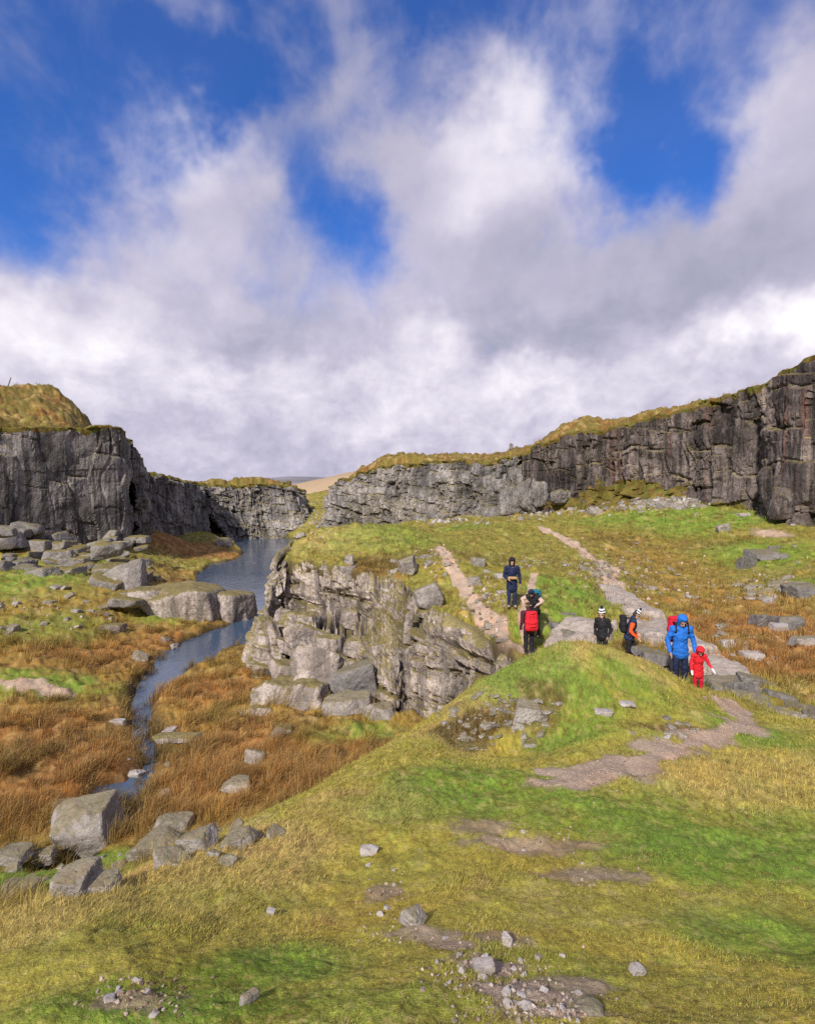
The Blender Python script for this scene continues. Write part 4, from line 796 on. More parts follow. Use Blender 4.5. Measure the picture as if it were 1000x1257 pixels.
ledge_group('rock_outcrop', 'tall rough buttress at the foot of the dark cliff by the right edge', 'rock outcrop',
  [(985,632,43,60,.8,.55,0,0,0),(970,622,44.5,50,.8,.9,0,0,0),(1010,625,42,60,.8,1.1,0,0,0),(955,606,47,34,.8,1.0,0,0,0),(990,600,44.5,50,.8,.7,0,0,0)], M_CLIFF_E, 820, rough=.08)
ledge_group('rock_outcrop', 'pale craggy spur leaning on the middle of the far cliff', 'rock outcrop',
  [(612,640,77,40,.8,.55,0,0,-6),(632,630,76,34,.8,1.0,0,0,-6),(650,622,74.5,24,.8,1.7,0,0,-8),(622,604,79,36,.8,.9,0,0,-8),(594,640,79,26,.8,.5,0,0,0),(664,618,73,20,.8,1.4,0,0,-10),(640,596,77,30,.8,.9,0,0,-6),(690,618,70,30,.8,.6,0,0,-14),(734,604,67,20,.8,1.7,0,0,3),(608,612,79.5,30,.8,1.0,0,0,0)], M_CLIFF_F, 840, rough=.16, boxy=.7, cuts=14, sharp=14)
# --- scree and loose stones: shared shapes, each stone an object of its own
def stone_set(n, seed, mat, sub=3, boxy=.8, flat=.6):
    rg = np.random.RandomState(seed)
    return [rock_mesh('stone', (1, rg.uniform(.6, .95), rg.uniform(flat*.7, flat*1.2)), seed*10+k, mat, sub=sub, boxy=boxy, cuts=6, sharp=24, rough=.06) for k in range(n)]
SET_G = stone_set(7, 91, M_ROCK_G); SET_D = stone_set(5, 92, M_ROCK_D); SET_S = stone_set(8, 93, M_STONE, 4)
def scatter(name, label, group, cat, areas, meshes, seed, smin, smax, sink=0.45, power=2.0):
    """areas: (u, v, spread u px, spread v px, count)"""
    rg = np.random.RandomState(seed); out = []
    uv = np.array([(u+rg.normal(0, su*0.5), v+rg.normal(0, sv*0.5)) for (u, v, su, sv, n) in areas for k in range(n)])
    for q in ground_many(uv[:, 0], uv[:, 1]):
        s = smin+(smax-smin)*rg.uniform()**power; me = meshes[rg.randint(len(meshes))]
        o = link(name, me, None, (q[0], q[1], q[2]+s*0.35*(0.45-sink)), (rg.uniform(-.4, .4), rg.uniform(-.4, .4), rg.uniform(0, 6.28)))
        o.scale = (s, s*rg.uniform(.7, 1.1), s*rg.uniform(.7, 1.2)); tag(o, label, cat, group); out.append(o)
    return out
scatter('rock', 'angular pale rock in the scree at the foot of the far right cliff', 'scree below the far right cliff', 'rock', [(800,618,90,8,38),(760,622,60,8,14),(850,612,50,6,18),(690,624,50,8,16)], SET_G, 11, .35, 1.5)
scatter('rock', 'rock on the shore at the far end of the lake', 'rocks on the far lake shore', 'rock', [(300,656,60,8,16),(372,640,34,16,18),(345,652,24,8,8)], SET_G, 12, .6, 2.2)
scatter('rock', 'loose rock among the heap on the right hand slope', 'rock heap on the right slope', 'rock', [(940,722,40,14,26),(965,712,26,8,8),(930,732,30,8,10)], SET_G, 13, .18, .75)
scatter('rock', 'rock scattered in the grass below the cliff right of the walkers', 'rocks scattered on the right slope', 'rock', [(790,690,80,24,14),(800,722,70,16,10),(760,700,40,20,6),(870,730,70,26,8),(905,790,70,30,10),(980,680,30,30,4)], SET_G, 14, .20, .50)
scatter('rock', 'rock in the stony break of the upper path', 'rocks in the stony break of the path', 'rock', [(735,704,26,12,12),(715,700,24,8,6),(655,690,36,6,8)], SET_G, 15, .20, .5)
scatter('rock', 'rock lying about the pale left hand path over the outcrop', 'rocks beside the left hand path', 'rock', [(535,690,24,14,6),(600,715,24,18,4),(595,775,34,22,8),(560,700,20,20,4),(470,690,50,16,6)], SET_G, 16, .22, .55)
scatter('rock', 'small rock strewn below the mossy ledges of the tall grey cliff', 'rocks below the tall grey cliff', 'rock', [(60,745,70,26,10),(40,770,60,16,4),(110,748,40,16,6),(200,792,50,10,4)], SET_G, 17, .35, .8)
scatter('rock', 'loose rock at the edge of the near stream', 'rocks along the near stream', 'rock', [(165,945,40,40,12),(180,1050,80,18,14),(60,1070,80,24,14),(260,1030,60,14,8)], SET_G, 18, .10, .36)
scatter('stone', 'stone chip in the broken earth at the bottom of the picture', 'stone chips in the near broken earth', 'stone', [(620,1200,90,56,26),(570,1180,60,44,12),(660,1235,80,24,14),(480,1120,40,40,10),(460,1060,30,30,3),(640,1030,120,24,8),(720,1075,60,30,4),(175,1220,70,24,8)], SET_S, 19, .010, .042, .45, 2.2)
scatter('stone', 'stone in the bare rubbly flank of the mound', 'stones on the bare flank of the mound', 'stone', [(580,885,54,28,44),(645,878,44,26,30),(815,898,40,12,18),(640,862,30,10,4)], SET_G, 20, .04, .15, .40, 1.6)
def rubble(name, label, areas, seed, smin, smax, cols, mat):
    """loose bits too many to count: one object"""
    rg = np.random.RandomState(seed); base, f = ico(1); V = []; F = []; C_ = []; o = 0
    uv = np.array([(u+rg.normal(0, su*.5), v+rg.normal(0, sv*.5)) for (u, v, su, sv, n) in areas for k in range(n)])
    for q in ground_many(uv[:, 0], uv[:, 1]):
        s = smin+(smax-smin)*rg.uniform()**2.5
        m = np.array(Euler(rg.uniform(0, 6.28, 3)).to_matrix())*(s*.5*rg.uniform(.5, 1.1, 3))[None]
        V.append((base*(1+rg.normal(0, .13, (len(base), 1))))@m.T+q+np.array((0, 0, s*.06))); F.append(f+o); o += len(base)
        c = np.array(cols[rg.randint(len(cols))])*rg.uniform(.7, 1.25); C_.append(np.repeat(c[None], len(base), 0))
    tag(link(name, mesh_np(name, np.concatenate(V), np.concatenate(F), [mat], col=np.concatenate(C_))), label, 'gravel', kind='stuff')
GC = ((.44,.35,.29), (.30,.24,.20), (.48,.41,.35), (.18,.13,.10), (.36,.27,.21))
rubble('gravel', 'fine stone litter in the bare earth of the near bank and paths', [(630,1210,100,56,300),(570,1180,70,40,130),(480,1120,44,54,110),(670,1240,90,18,170),(640,1030,120,24,120),(720,1075,70,30,80),(175,1220,80,26,140),(730,950,70,22,420),(830,915,60,16,160),(905,888,20,20,120),(585,890,64,30,560),(645,880,54,28,420),(815,900,44,12,160)], 23, .005, .024, GC, M_GROUND)
rubble('gravel', 'small stones littering the paths and grassy slopes of the quarry floor', [(790,690,90,26,140),(800,722,80,18,110),(760,700,46,22,80),(870,730,80,28,90),(905,790,80,34,50),(535,690,26,20,70),(600,740,30,40,110),(640,795,20,10,8),(735,700,30,14,110),(700,668,30,10,40),(655,690,40,8,40),(60,750,80,30,90),(940,722,50,18,80),(790,618,110,10,420),(690,625,50,8,120),(870,612,40,6,100),(370,645,40,18,120)], 24, .07, .26, GC, M_GROUND)
rubble('scree', 'grey scree spilling from the foot of the dark right cliff and the far cliff', [(790,612,120,14,320),(690,622,50,10,110),(860,606,50,8,90),(640,632,40,8,60),(560,640,60,6,60),(385,632,30,14,70)], 25, .25, 1.0, ((.30,.28,.265), (.22,.20,.19), (.38,.36,.34)), M_GROUND)
jumble('rock_outcrop', 'mossy rubble rock face on the left flank of the mound', 'rock outcrop', [(650,880,30,16,7.95,18),(590,888,34,14,7.95,18),(552,900,18,8,7.75,8),(815,890,26,6,7.6,8)], M_ROCK_M, 930, 7, 28)
S_ = lambda *a, **k: put_rock('stone', a[0], 'stone', *a[1:], **k)
S_('pale blue grey shard standing out of the turf left of the broken earth', 508, 1136, 28, (.7, .7), 901, M_ROCK_G, tilt=(0, 38), rz=-30, sub=4)
S_('long flat stone at the dark hole in the broken earth', 594, 1196, 30, (.6, .4), 902, M_STONE, tilt=(0, -16), sub=4)
S_('upright stone at the top of the broken earth', 622, 1160, 12, (.8, 1.2), 903, M_STONE, sub=4)
S_('grey wedge stone at the bottom edge right of the broken earth', 728, 1246, 34, (.6, .4), 904, M_ROCK_G, tilt=(0, 24), sub=4)
S_('single pale stone in the turf right of the broken earth', 784, 1198, 18, (.9, .7), 905, M_STONE, tilt=(0, 18), sub=4)
S_('pale stone in the green turf near the bottom left', 304, 1232, 24, (.5, .5), 906, M_ROCK_G, rz=50, sub=4)
S_('small white stone on the bank left of the broken earth', 332, 1124, 9, (.9, 1.0), 907, M_STONE, sub=4)
S_('mossy pale stone at the upper end of the chips on the near bank', 454, 1050, 22, (.7, .4), 908, M_STONE, sub=4)
S_('white flat stone on the green ridge of the mound', 742, 878, 22, (.8, .3), 909, M_STONE, sub=4)
S_('grey rock set in the mossy flank of the mound', 650, 882, 34, (.8, .7), 910, M_ROCK_G, sub=5)
S_('second flat stone below the white one on the mound ridge', 768, 868, 24, (.8, .25), 911, M_STONE, sub=4)

def crest(u, y0, y1):       # the skyline on one heading
    ys = np.linspace(y0, y1, 60); xs = (u-500.0)*ys/FOC; h = height(xs, ys); k = int(np.argmax((h-EYE_Z)/ys)); return xs[k], ys[k], h[k]
x_, y_, z_ = crest(627, 76, 112)
o_ = link('standing_stone', rock_mesh('standing_stone', (.55, .5, 1.15), 951, M_ROCK_D, sub=4, boxy=.85), None, (x_, y_, z_+.42), (0, .08, .3)); tag(o_, 'tiny dark upright stone standing on the skyline of the far cliff', 'stone')
x_, y_, z_ = crest(12, 60, 90)
v_, f_ = rock_verts((.09, .09, 1.1), 952, sub=3, boxy=.8, cuts=2, rough=.02); v_[:, :2] *= (1-.25*(v_[:, 2:]/1.0))
tag(link('wooden_post', mesh_np('wooden_post', v_, f_, [mat_plain('weathered_wood', (.16, .12, .09), .8, .3, 20)]), None, (x_, y_, z_+.45), (0, .30, 0)), 'thin leaning wooden post on top of the grassy knoll', 'post')
# ------------------------------------------------------------------ grass: real blades
def blades(px, py, pz, ln_, wd, lx, ly, curve, tint, rg):
    """one bent three-triangle blade per point; lx, ly: lean of the tip in units of its length"""
    n = len(px); a = rg.uniform(0, 6.283, n); cx, cy = np.cos(a)*wd/2, np.sin(a)*wd/2
    up = np.sqrt(np.clip(1-(lx*lx+ly*ly), 0.12, 1))
    base = np.stack([px, py, pz-0.012], 1); side = np.stack([cx, cy, np.zeros(n)], 1)
    mid = base+np.stack([lx*ln_*(0.5-curve*0.25), ly*ln_*(0.5-curve*0.25), up*ln_*0.58], 1)
    tip = base+np.stack([lx*ln_, ly*ln_, up*ln_*(1-curve*0.22)], 1)
    v = np.stack([base-side, base+side, mid-side*0.75, mid+side*0.75, tip], 1).reshape(-1, 3)
    b = np.arange(n)[:, None]*5
    f = np.concatenate([b+np.array([[0, 1, 3]]), b+np.array([[0, 3, 2]]), b+np.array([[2, 3, 4]])], 1).reshape(-1, 3)
    c = np.repeat(tint[:, None], 5, 1).copy(); c[:, 4] = c[:, 4]*0.75+C_S[None]*0.32; c[:, :2] *= 0.95
    return v, f, c.reshape(-1, 3)
def join(parts):
    o = 0; V = []; F = []; C_ = []
    for v, f, c in parts: V.append(v); F.append(f+o); C_.append(c); o += len(v)
    return np.concatenate(V), np.concatenate(F), np.concatenate(C_)
def polar(rg, n, r0, r1, a0=-44, a1=44):
    t = rg.uniform(R(a0), R(a1), n); r = np.exp(rg.uniform(math.log(r0), math.log(r1), n)); return r*np.sin(t), r*np.cos(t)
def shade(c, rg, v=0.28, straw=0.25):
    n = len(c); k = (1+rg.normal(0, v, n))[:, None].clip(.45, 1.8); c = c*k*1.22
    s = (rg.uniform(size=n) < straw)[:, None]*rg.uniform(.3, .9, (n, 1)); return c*(1-s)+C_S[None]*s
def build_turf():
    rg = np.random.RandomState(3); parts = []
    x, y = polar(rg, 620000, 1.25, 15.0)
    z = height(x, y); c, dm = ground_col(x, y, z); r = np.hypot(x, y)
    wid = np.minimum(poly_sd(LAKE, x, y), np.minimum(poly_sd(POOL, x, y), line_d(STREAM, x, y)-0.05))
    keep = (rg.uniform(size=len(x)) > sstep(dm, 0.10, 0.5)*0.985) & (wid > 0) & (poly_sd(OUT_FOOT, x, y) > 0.0) & (z > 0.03)
    x, y, z, c, r = x[keep], y[keep], z[keep], c[keep], r[keep]
    tall = np.clip(sstep(fbm2(x/0.7, y/0.7, 3, 41), 0.0, 0.5)+zone(x, y, A_STRAW, fbm2(x/.6, y/.6, 3, 42)*.7), 0, 1.2)
    green = zone(x, y, A_GREEN, fbm2(x/.6, y/.6, 3, 42)*.7)
    L = (0.011+0.0023*r+tall*(0.008+0.0048*r))*rg.uniform(.55, 1.35, len(x))*(1-0.35*np.clip(green, 0, 1))
    wd = (0.0012+0.00052*r)*rg.uniform(.7, 1.4, len(x))
    g1 = fbm2(x/1.3, y/1.3, 2, 43)*2; lx = 0.32+rg.normal(0, .38, len(x))+0.25*g1; ly = rg.normal(0, .38, len(x))+0.2*fbm2(x/1.3, y/1.3, 2, 44)*2
    m = np.maximum(1, np.hypot(lx, ly)/0.9); lx, ly = lx/m, ly/m
    parts.append(blades(x, y, z, L, wd, lx, ly, 0.6, shade(c, rg, .42, .20), rg))
    v, f, c = join(parts)
    tag(link('grass', mesh_np('grass', v, f, [M_GRASS], col=c)), 'short windswept yellow green turf on the near bank and mound', 'grass', kind='stuff')
def clumps(rg, x, y, nb, hmin, hmax, rad, wk, straw, wind=0.3):
    z = height(x, y); c, dm = ground_col(x, y, z); r = np.hypot(x, y)
    wid = np.minimum(poly_sd(LAKE, x, y), np.minimum(poly_sd(POOL, x, y), line_d(STREAM, x, y)-0.05))
    k = (dm < 0.35) & (wid > -0.12+0.3*rad*(rg.uniform(size=len(x)) < .6)) & (poly_sd(OUT_FOOT, x, y) > 0.15) & (z > -0.25)
    x, y, z, c, r = x[k], y[k], z[k], c[k], r[k]; n = len(x)
    hs = rg.uniform(hmin, hmax, n)*(0.75+0.5*rg.uniform(size=n))*(1+0.9*fbm2(x/1.6, y/1.6, 3, 58)).clip(.45, 1.5); cs = 1.05+rg.normal(0, .38, n)
    i = np.repeat(np.arange(n), nb); m = len(i)
    a = rg.uniform(0, 6.283, m); q = np.sqrt(rg.uniform(size=m)); dx, dy = np.cos(a)*q, np.sin(a)*q
    rr = rad*(hs[i]/hmax)*(0.7+.6*rg.uniform(size=n))[i]
    bx, by = x[i]+dx*rr, y[i]+dy*rr
    L = hs[i]*rg.uniform(.55, 1.15, m)*(1-0.25*q); lx = dx*0.55+wind+rg.normal(0, .16, m); ly = dy*0.55+rg.normal(0, .16, m)
    w_ = np.maximum(1, np.hypot(lx, ly)/0.92); lx, ly = lx/w_, ly/w_
    col = c[i]*cs[i][:, None].clip(.5, 1.6)
    return blades(bx, by, z[i]-0.02, L, wk*(0.5+0.5*r[i]/15)*rg.uniform(.7, 1.4, m), lx, ly, 0.8, shade(col, rg, .22, straw), rg)
def build_moor():
    rg = np.random.RandomState(8); P_ = []
    x, y = polar(rg, 6500, 9.5, 42, -40, 2)                      # valley on the left: tall rusty moor grass
    z = height(x, y, False); s = (z < 2.4) & ((zone(x, y, A_RUST, fbm2(x/1.5, y/1.5, 3, 51)*.5) > 0.28) | (rg.uniform(size=len(x)) < 0.25))
    g = zone(x, y, A_GREEN, x*0) < 0.5; s &= g & (fbm2(x/1.1, y/1.1, 3, 57) > -0.10)
    P_.append(clumps(rg, x[s], y[s], 50, .34, .78, .24, .0085, .34, .34))
    x, y = polar(rg, 15000, 12.0, 75, -20, 42)                     # right slope and plateau: lower tussocks
    z = height(x, y, False); s = (z > 2.0) & (z < 8)
    rz_ = zone(x, y, A_RUST, fbm2(x/1.5, y/1.5, 3, 52)*.5) > 0.3; a = s & rz_; b = s & ~rz_ & (rg.uniform(size=len(x)) < .75)
    P_.append(clumps(rg, x[a], y[a], 30, .20, .42, .26, .0100, .22, .25))
    P_.append(clumps(rg, x[b], y[b], 24, .10, .30, .28, .0100, .22, .2))
    x, y = polar(rg, 5000, 45, 125, -44, 44)                      # rims and far banks
    z = height(x, y, False); s = z > 0.2
    P_.append(clumps(rg, x[s], y[s], 14, .25, .7, .6, .0090, .2, .2))
    x, y = polar(rg, 2400, 2.4, 12, -40, 40)                      # longer tufts along the edges of the near bank
    s = zone(x, y, A_STRAW, fbm2(x/.5, y/.5, 3, 53)*.6) > 0.35
    P_.append(clumps(rg, x[s], y[s], 40, .06, .14, .08, .0042, .5, .3))
    v, f, c = join(P_)
    tag(link('moor_grass', mesh_np('moor_grass', v, f, [M_GRASS], col=c)), 'long rusty moor grass and tussocks over the quarry floor', 'grass', kind='stuff')
build_turf(); build_moor()
# ------------------------------------------------------------------ people
SKIN = mat_plain('skin', (0.50, 0.30, 0.22), .55, .06)
def cloth(name, c, rough=.75): return mat_plain(name, c, rough, .16, 14, .35, .25)
K_BLACK = cloth('black_cloth', (0.016, 0.016, 0.020)); K_NAVY = cloth('navy_cloth', (0.014, 0.022, 0.060)); K_DKBLUE = cloth('dark_blue_cloth', (0.020, 0.032, 0.085))
K_RED = cloth('red_cloth', (0.62, 0.018, 0.030)); K_CRIM = cloth('crimson_cloth', (0.55, 0.012, 0.035)); K_BLUE = cloth('bright_blue_cloth', (0.020, 0.150, 0.560)); K_ORANGE = cloth('orange_cloth', (0.72, 0.095, 0.018))
K_MAROON = cloth('maroon_cloth', (0.075, 0.014, 0.028)); K_BEIGE = cloth('beige_cloth', (0.50, 0.36, 0.30)); K_TEAL = cloth('teal_cloth', (0.015, 0.14, 0.19)); K_TAN = cloth('tan_cloth', (0.42, 0.26, 0.12)); K_WHITE = cloth('white_cloth', (0.78, 0.76, 0.74))
K_BOOT = cloth('boot_leather', (0.05, 0.035, 0.025)); K_GREY = cloth('grey_cloth', (0.20, 0.20, 0.22)); K_HAIR = cloth('brown_hair', (0.06, 0.035, 0.02)); K_EYE = mat_plain('eye', (0.02, 0.015, 0.012), .3, 0)
def _balls(segs):
    """overlapping spheres along tapered bones -> one triangle soup; segs: (p, q, rp, rq[, squash])"""
    d, f = ico(2); V = []; F = []; o = 0
    for sg in segs:
        p, q, a, b = np.array(sg[0], float), np.array(sg[1], float), sg[2], sg[3]; sc = np.array(sg[4] if len(sg) > 4 else (1, 1, 1), float)
        n = max(2, int(np.linalg.norm(q-p)/(0.38*min(a, b)))+1)
        for t in np.linspace(0, 1, n):
            V.append(d*(a+(b-a)*t)*sc+p+(q-p)*t); F.append(f+o); o += len(d)
    return np.concatenate(V), np.concatenate(F)
def blend(name, segs, mat, parent, voxel=0.012, smooth=4, paint=None, mats=None, wrinkle=0.0):
    """grow one continuous skin round the bones"""
    v, f = _balls(segs); o = link(name, mesh_np(name, v, f, [mat]), parent)
    m = o.modifiers.new('skin', 'REMESH'); m.mode = 'VOXEL'; m.voxel_size = voxel
    s = o.modifiers.new('soft', 'SMOOTH'); s.iterations = smooth; s.factor = 0.5
    bpy.context.view_layer.update()
    me = bpy.data.meshes.new_from_object(o.evaluated_get(bpy.context.evaluated_depsgraph_get()))
    o.modifiers.clear(); o.data = me; me.name = name
    if wrinkle:
        co = np.empty(len(me.vertices)*3, np.float32); me.vertices.foreach_get('co', co); co = co.reshape(-1, 3).astype(float); nn = np.array([q.normal[:] for q in me.vertices])
        k_ = np.stack([co[:, 0], co[:, 1], co[:, 2]*1.8], 1); co = co+nn*((fbm3(k_+3.1, 11.0, 3, 7)*wrinkle*1.6)+(np.abs(fbm3(k_, 6.0, 2, 9))-.15)*wrinkle*1.5)[:, None]; me.vertices.foreach_set('co', co.astype(np.float32).ravel())
    me.polygons.foreach_set('use_smooth', np.ones(len(me.polygons), bool))
    me.materials.clear()
    for q in (mats or [mat]): me.materials.append(q)
    if paint:
        co = np.array([p.center[:] for p in me.polygons]); me.polygons.foreach_set('material_index', paint(co).astype(np.int32))
    me.update(); return o
def lerp(a, b, t): return np.array(a, float)*(1-t)+np.array(b, float)*t
def person(label, foot, rz, hgt, pose, jacket, trousers, hood=None, hat=None, jacket_len=0.80, sleeves=None, boots=K_BOOT, hair=None, gloves=None, kid=False, group='walkers on the quarry path'):
    """local axes: the person faces -Y. pose: lean (rad), turn of head (rad, nod), arms {+1/-1: (elbow, wrist)}, legs {+1/-1: (knee, ankle)}"""
    root = thing('person', label, 'person', foot, rz, group); k = hgt/1.75; root.scale = (k, k, k)
    hk = 1.22 if kid else 1.0
    lean = pose.get('lean', 0.05); cl, sl_ = math.cos(lean), math.sin(lean)
    def tr(x, y, z): dz_ = z-0.95; return (x, y*cl-dz_*sl_, 0.95+dz_*cl+y*sl_)
    hip = {s: np.array((0.095*s, 0.0, 0.90)) for s in (1, -1)}
    kn = {s: np.array(pose.get('legs', {}).get(s, ((0.10*s, -0.03, 0.49), (0.11*s, 0.02, 0.09)))[0]) for s in (1, -1)}
    an = {s: np.array(pose.get('legs', {}).get(s, ((0.10*s, -0.03, 0.49), (0.11*s, 0.02, 0.09)))[1]) for s in (1, -1)}
    sh = {s: np.array(tr(0.185*s, 0.01, 1.415)) for s in (1, -1)}
    el = {s: np.array(pose.get('arms', {}).get(s, (tr(0.255*s, 0.03, 1.13), tr(0.27*s, -0.05, 0.89)))[0]) for s in (1, -1)}
    wr = {s: np.array(pose.get('arms', {}).get(s, (tr(0.255*s, 0.03, 1.13), tr(0.27*s, -0.05, 0.89)))[1]) for s in (1, -1)}
    chest = np.array(tr(0, 0.0, 1.27)); belly = np.array(tr(0, -0.005, 1.05)); neck = np.array(tr(0, 0.01, 1.48)); nod = pose.get('nod', 0.0); yaw = pose.get('yaw', 0.0)
    hc = np.array(tr(0, -0.02-0.10*math.sin(nod), 1.63))
    hr = Euler((nod+lean, 0, yaw)).to_matrix()
    def hp(x, y, z): q = hr@Vector((x*hk, y*hk, z*hk)); return hc+np.array(q[:])
    # body: head with face, neck, torso, limbs, hands with five fingers each
    B = [(hp(0, .012, .035), hp(0, .0, .03), .092*hk, .095*hk, (.86, 1.04, 1.08)), (hp(0, -.02, -.045), hp(0, -.045, -.07), .066*hk, .050*hk, (.95, 1, 1)),
         (hp(0, -.098, .0), hp(0, -.116, -.028), .011*hk, .016*hk), (hp(-.018, -.086, -.062), hp(.018, -.086, -.062), .013*hk, .013*hk), (hp(-.035, -.086, .028), hp(.035, -.086, .028), .014*hk, .014*hk),
         (hp(.083, .01, .0), hp(.086, .018, -.03), .018*hk, .014*hk, (.5, 1, 1.2)), (hp(-.083, .01, .0), hp(-.086, .018, -.03), .018*hk, .014*hk, (.5, 1, 1.2)),
         (neck, hc+np.array((0, .01, -.06)), .058, .056), (neck, chest, .075, .13, (1.1, .9, 1)), (chest, belly, .145, .125, (1.08, .78, 1)), (belly, (0, 0, .93), .125, .135, (1.12, .85, 1)), (sh[1], sh[-1], .07, .07)]
    for s in (1, -1):
        B += [(sh[s], el[s], .058, .043), (el[s], wr[s], .042, .028), (hip[s], kn[s], .085, .058), (kn[s], an[s], .056, .040), (an[s], an[s]+np.array((.01*s, -.14, -.045)), .042, .035)]
        d = wr[s]-el[s]; d = d/(np.linalg.norm(d)+1e-9); fw = np.array((0.0, -1.0, 0.0)); fw = fw-d*np.dot(fw, d); fw /= np.linalg.norm(fw)+1e-9; sd_ = np.cross(d, fw)
        pal = wr[s]+d*0.085
        B.append((wr[s]+d*.01, pal, .030, .034, (.75, 1.15, 1)))
        for q, (off, L_) in enumerate(((-.030, .062), (-.010, .074), (.010, .078), (.030, .070))):
            b0 = pal+fw*(-off)+d*0.01; b1 = b0+d*L_*.55; b2 = b1+d*L_*.4-sd_*s*.016
            B += [(b0, b1, .0095, .009), (b1, b2, .009, .0075)]
        t0 = wr[s]+d*.035+fw*.028; t1 = t0+d*.035+fw*.024; B += [(t0, t1, .012, .010), (t1, t1+d*.028, .010, .008)]
    body = blend('body', B, SKIN, root, .0085, 3)
    for s in (1, -1):
        e = bpy.data.meshes.new('eye'); bm = bmesh.new(); bmesh.ops.create_icosphere(bm, subdivisions=2, radius=.012*hk, matrix=Matrix.Translation(Vector(hp(.034*s, -.088, .012)))); bm.to_mesh(e); bm.free(); e.materials.append(K_EYE); link('eye', e, body)
    # clothing
    J = [(neck+np.array((0, .0, -.03)), chest, .085, .155, (1.15, .95, 1)), (chest, belly, .165, .15, (1.12, .88, 1)), (belly, np.array((0, 0, jacket_len+.08)), .15, .172, (1.18, .98, 1)), (neck, neck+np.array((0, -.005, .05)), .085, .080), (sh[1], sh[-1], .088, .088)]
    SL = []
    for s in (1, -1): SL += [(sh[s], el[s], .078, .062), (el[s], wr[s]+(wr[s]-el[s])*.02, .060, .043)]
    if sleeves is None: blend('jacket', J+SL, jacket, root, .015, 4, wrinkle=.016)
    else:
        blend('jacket', J, jacket, root, .015, 4, wrinkle=.016)
        for s in (1, -1): blend('sleeve', SL[:2] if s == 1 else SL[2:], sleeves, root, .015, 4, wrinkle=.012)
    T_ = [((-.06, 0, .95), (.06, 0, .95), .13, .13, (1, .9, 1))]
    for s in (1, -1): T_ += [(hip[s], kn[s], .100, .075), (kn[s], an[s]+np.array((0, 0, .02)), .073, .058)]
    blend('trousers', T_, trousers, root, .015, 4, wrinkle=.012)
    for s in (1, -1): blend('boot', [(an[s]+np.array((0, .01, .03)), an[s]+np.array((0, .01, -.04)), .056, .052), (an[s]+np.array((0, .03, -.05)), an[s]+np.array((.015*s, -.16, -.055)), .046, .040, (1, 1, .9))], boots, root, .014, 3)
    if gloves:
        for s in (1, -1):
            d = wr[s]-el[s]; d = d/(np.linalg.norm(d)+1e-9); blend('glove', [(wr[s], wr[s]+d*.09, .042, .048), (wr[s]+d*.09, wr[s]+d*.17, .046, .030)], gloves, root, .014, 3)
    if hair: blend('hair', [(hp(0, .03, .06), hp(0, .05, -.03), .098*hk, .088*hk, (.95, .9, 1))], hair, root, .014, 3)
    if hood:   # a hood open at the face
        o = blend('hood', [(hp(0, .03, .055), hp(0, .035, -.03), .122*hk, .118*hk), (hp(0, .04, -.05), neck+np.array((0, .04, -.01)), .11*hk, .12, (1, .95, 1)), (hp(0, -.045, .11), hp(0, -.07, .085), .070*hk, .050*hk, (1.25, 1, .5))], hood, root, .014, 4)
        bm = bmesh.new(); bm.from_mesh(o.data); c0 = Vector(hp(0, -.12, -.03)); ax = hr@Vector((1, 0, 0)); az = hr@Vector((0, 0, 1)); ay = hr@Vector((0, -1, 0))
        dl = [p for p in bm.faces if (lambda w: ((w.dot(ax)/.078/hk)**2+(w.dot(az)/.092/hk)**2 < 1 and w.dot(ay) > -.11*hk))(p.calc_center_median()-c0)]
        bmesh.ops.delete(bm, geom=dl, context='FACES'); bm.to_mesh(o.data); bm.free()
    if hat:
        kind, mats = hat
        if kind == 'bobble':
            z0 = hp(0, 0, .03); up = np.array((hr@Vector((0, 0, 1)))[:])
            h = blend('knit_hat', [(hp(0, .012, .06), hp(0, .015, .10), .108*hk, .098*hk, (.95, 1.05, .9))], mats[0], root, .010, 4,
                      paint=lambda co: np.floor(((co-z0)@up)/(.034*hk)).astype(int) % 2, mats=[mats[0], mats[1]])
            bm = bmesh.new(); bm.from_mesh(h.data); dl = [p for p in bm.faces if float(np.dot(np.array(p.calc_center_median()[:])-hp(0, 0, .028), up)) < 0]; bmesh.ops.delete(bm, geom=dl, context='FACES'); bm.to_mesh(h.data); bm.free()
            blend('bobble', [(hp(0, .02, .205), hp(0, .02, .215), .036*hk, .036*hk)], mats[0], h, .009, 1)
        else:
            h = blend('sun_hat', [(hp(0, .01, .06), hp(0, .012, .10), .106*hk, .096*hk, (.95, 1.05, .85))], mats[0], root, .012, 3)
            bm = bmesh.new(); bm.from_mesh(h.data); dl = [p for p in bm.faces if float(np.dot(np.array(p.calc_center_median()[:])-hp(0, 0, .035), np.array((hr@Vector((0, 0, 1)))[:]))) < 0]; bmesh.ops.delete(bm, geom=dl, context='FACES'); bm.to_mesh(h.data); bm.free()
            if len(mats) > 1: blend('brim', [(hp(0, .0, .04), hp(0, -.03, .036), .148*hk, .14*hk, (1, 1, .10))], mats[1], h, .012, 1)
    return root, tr, k
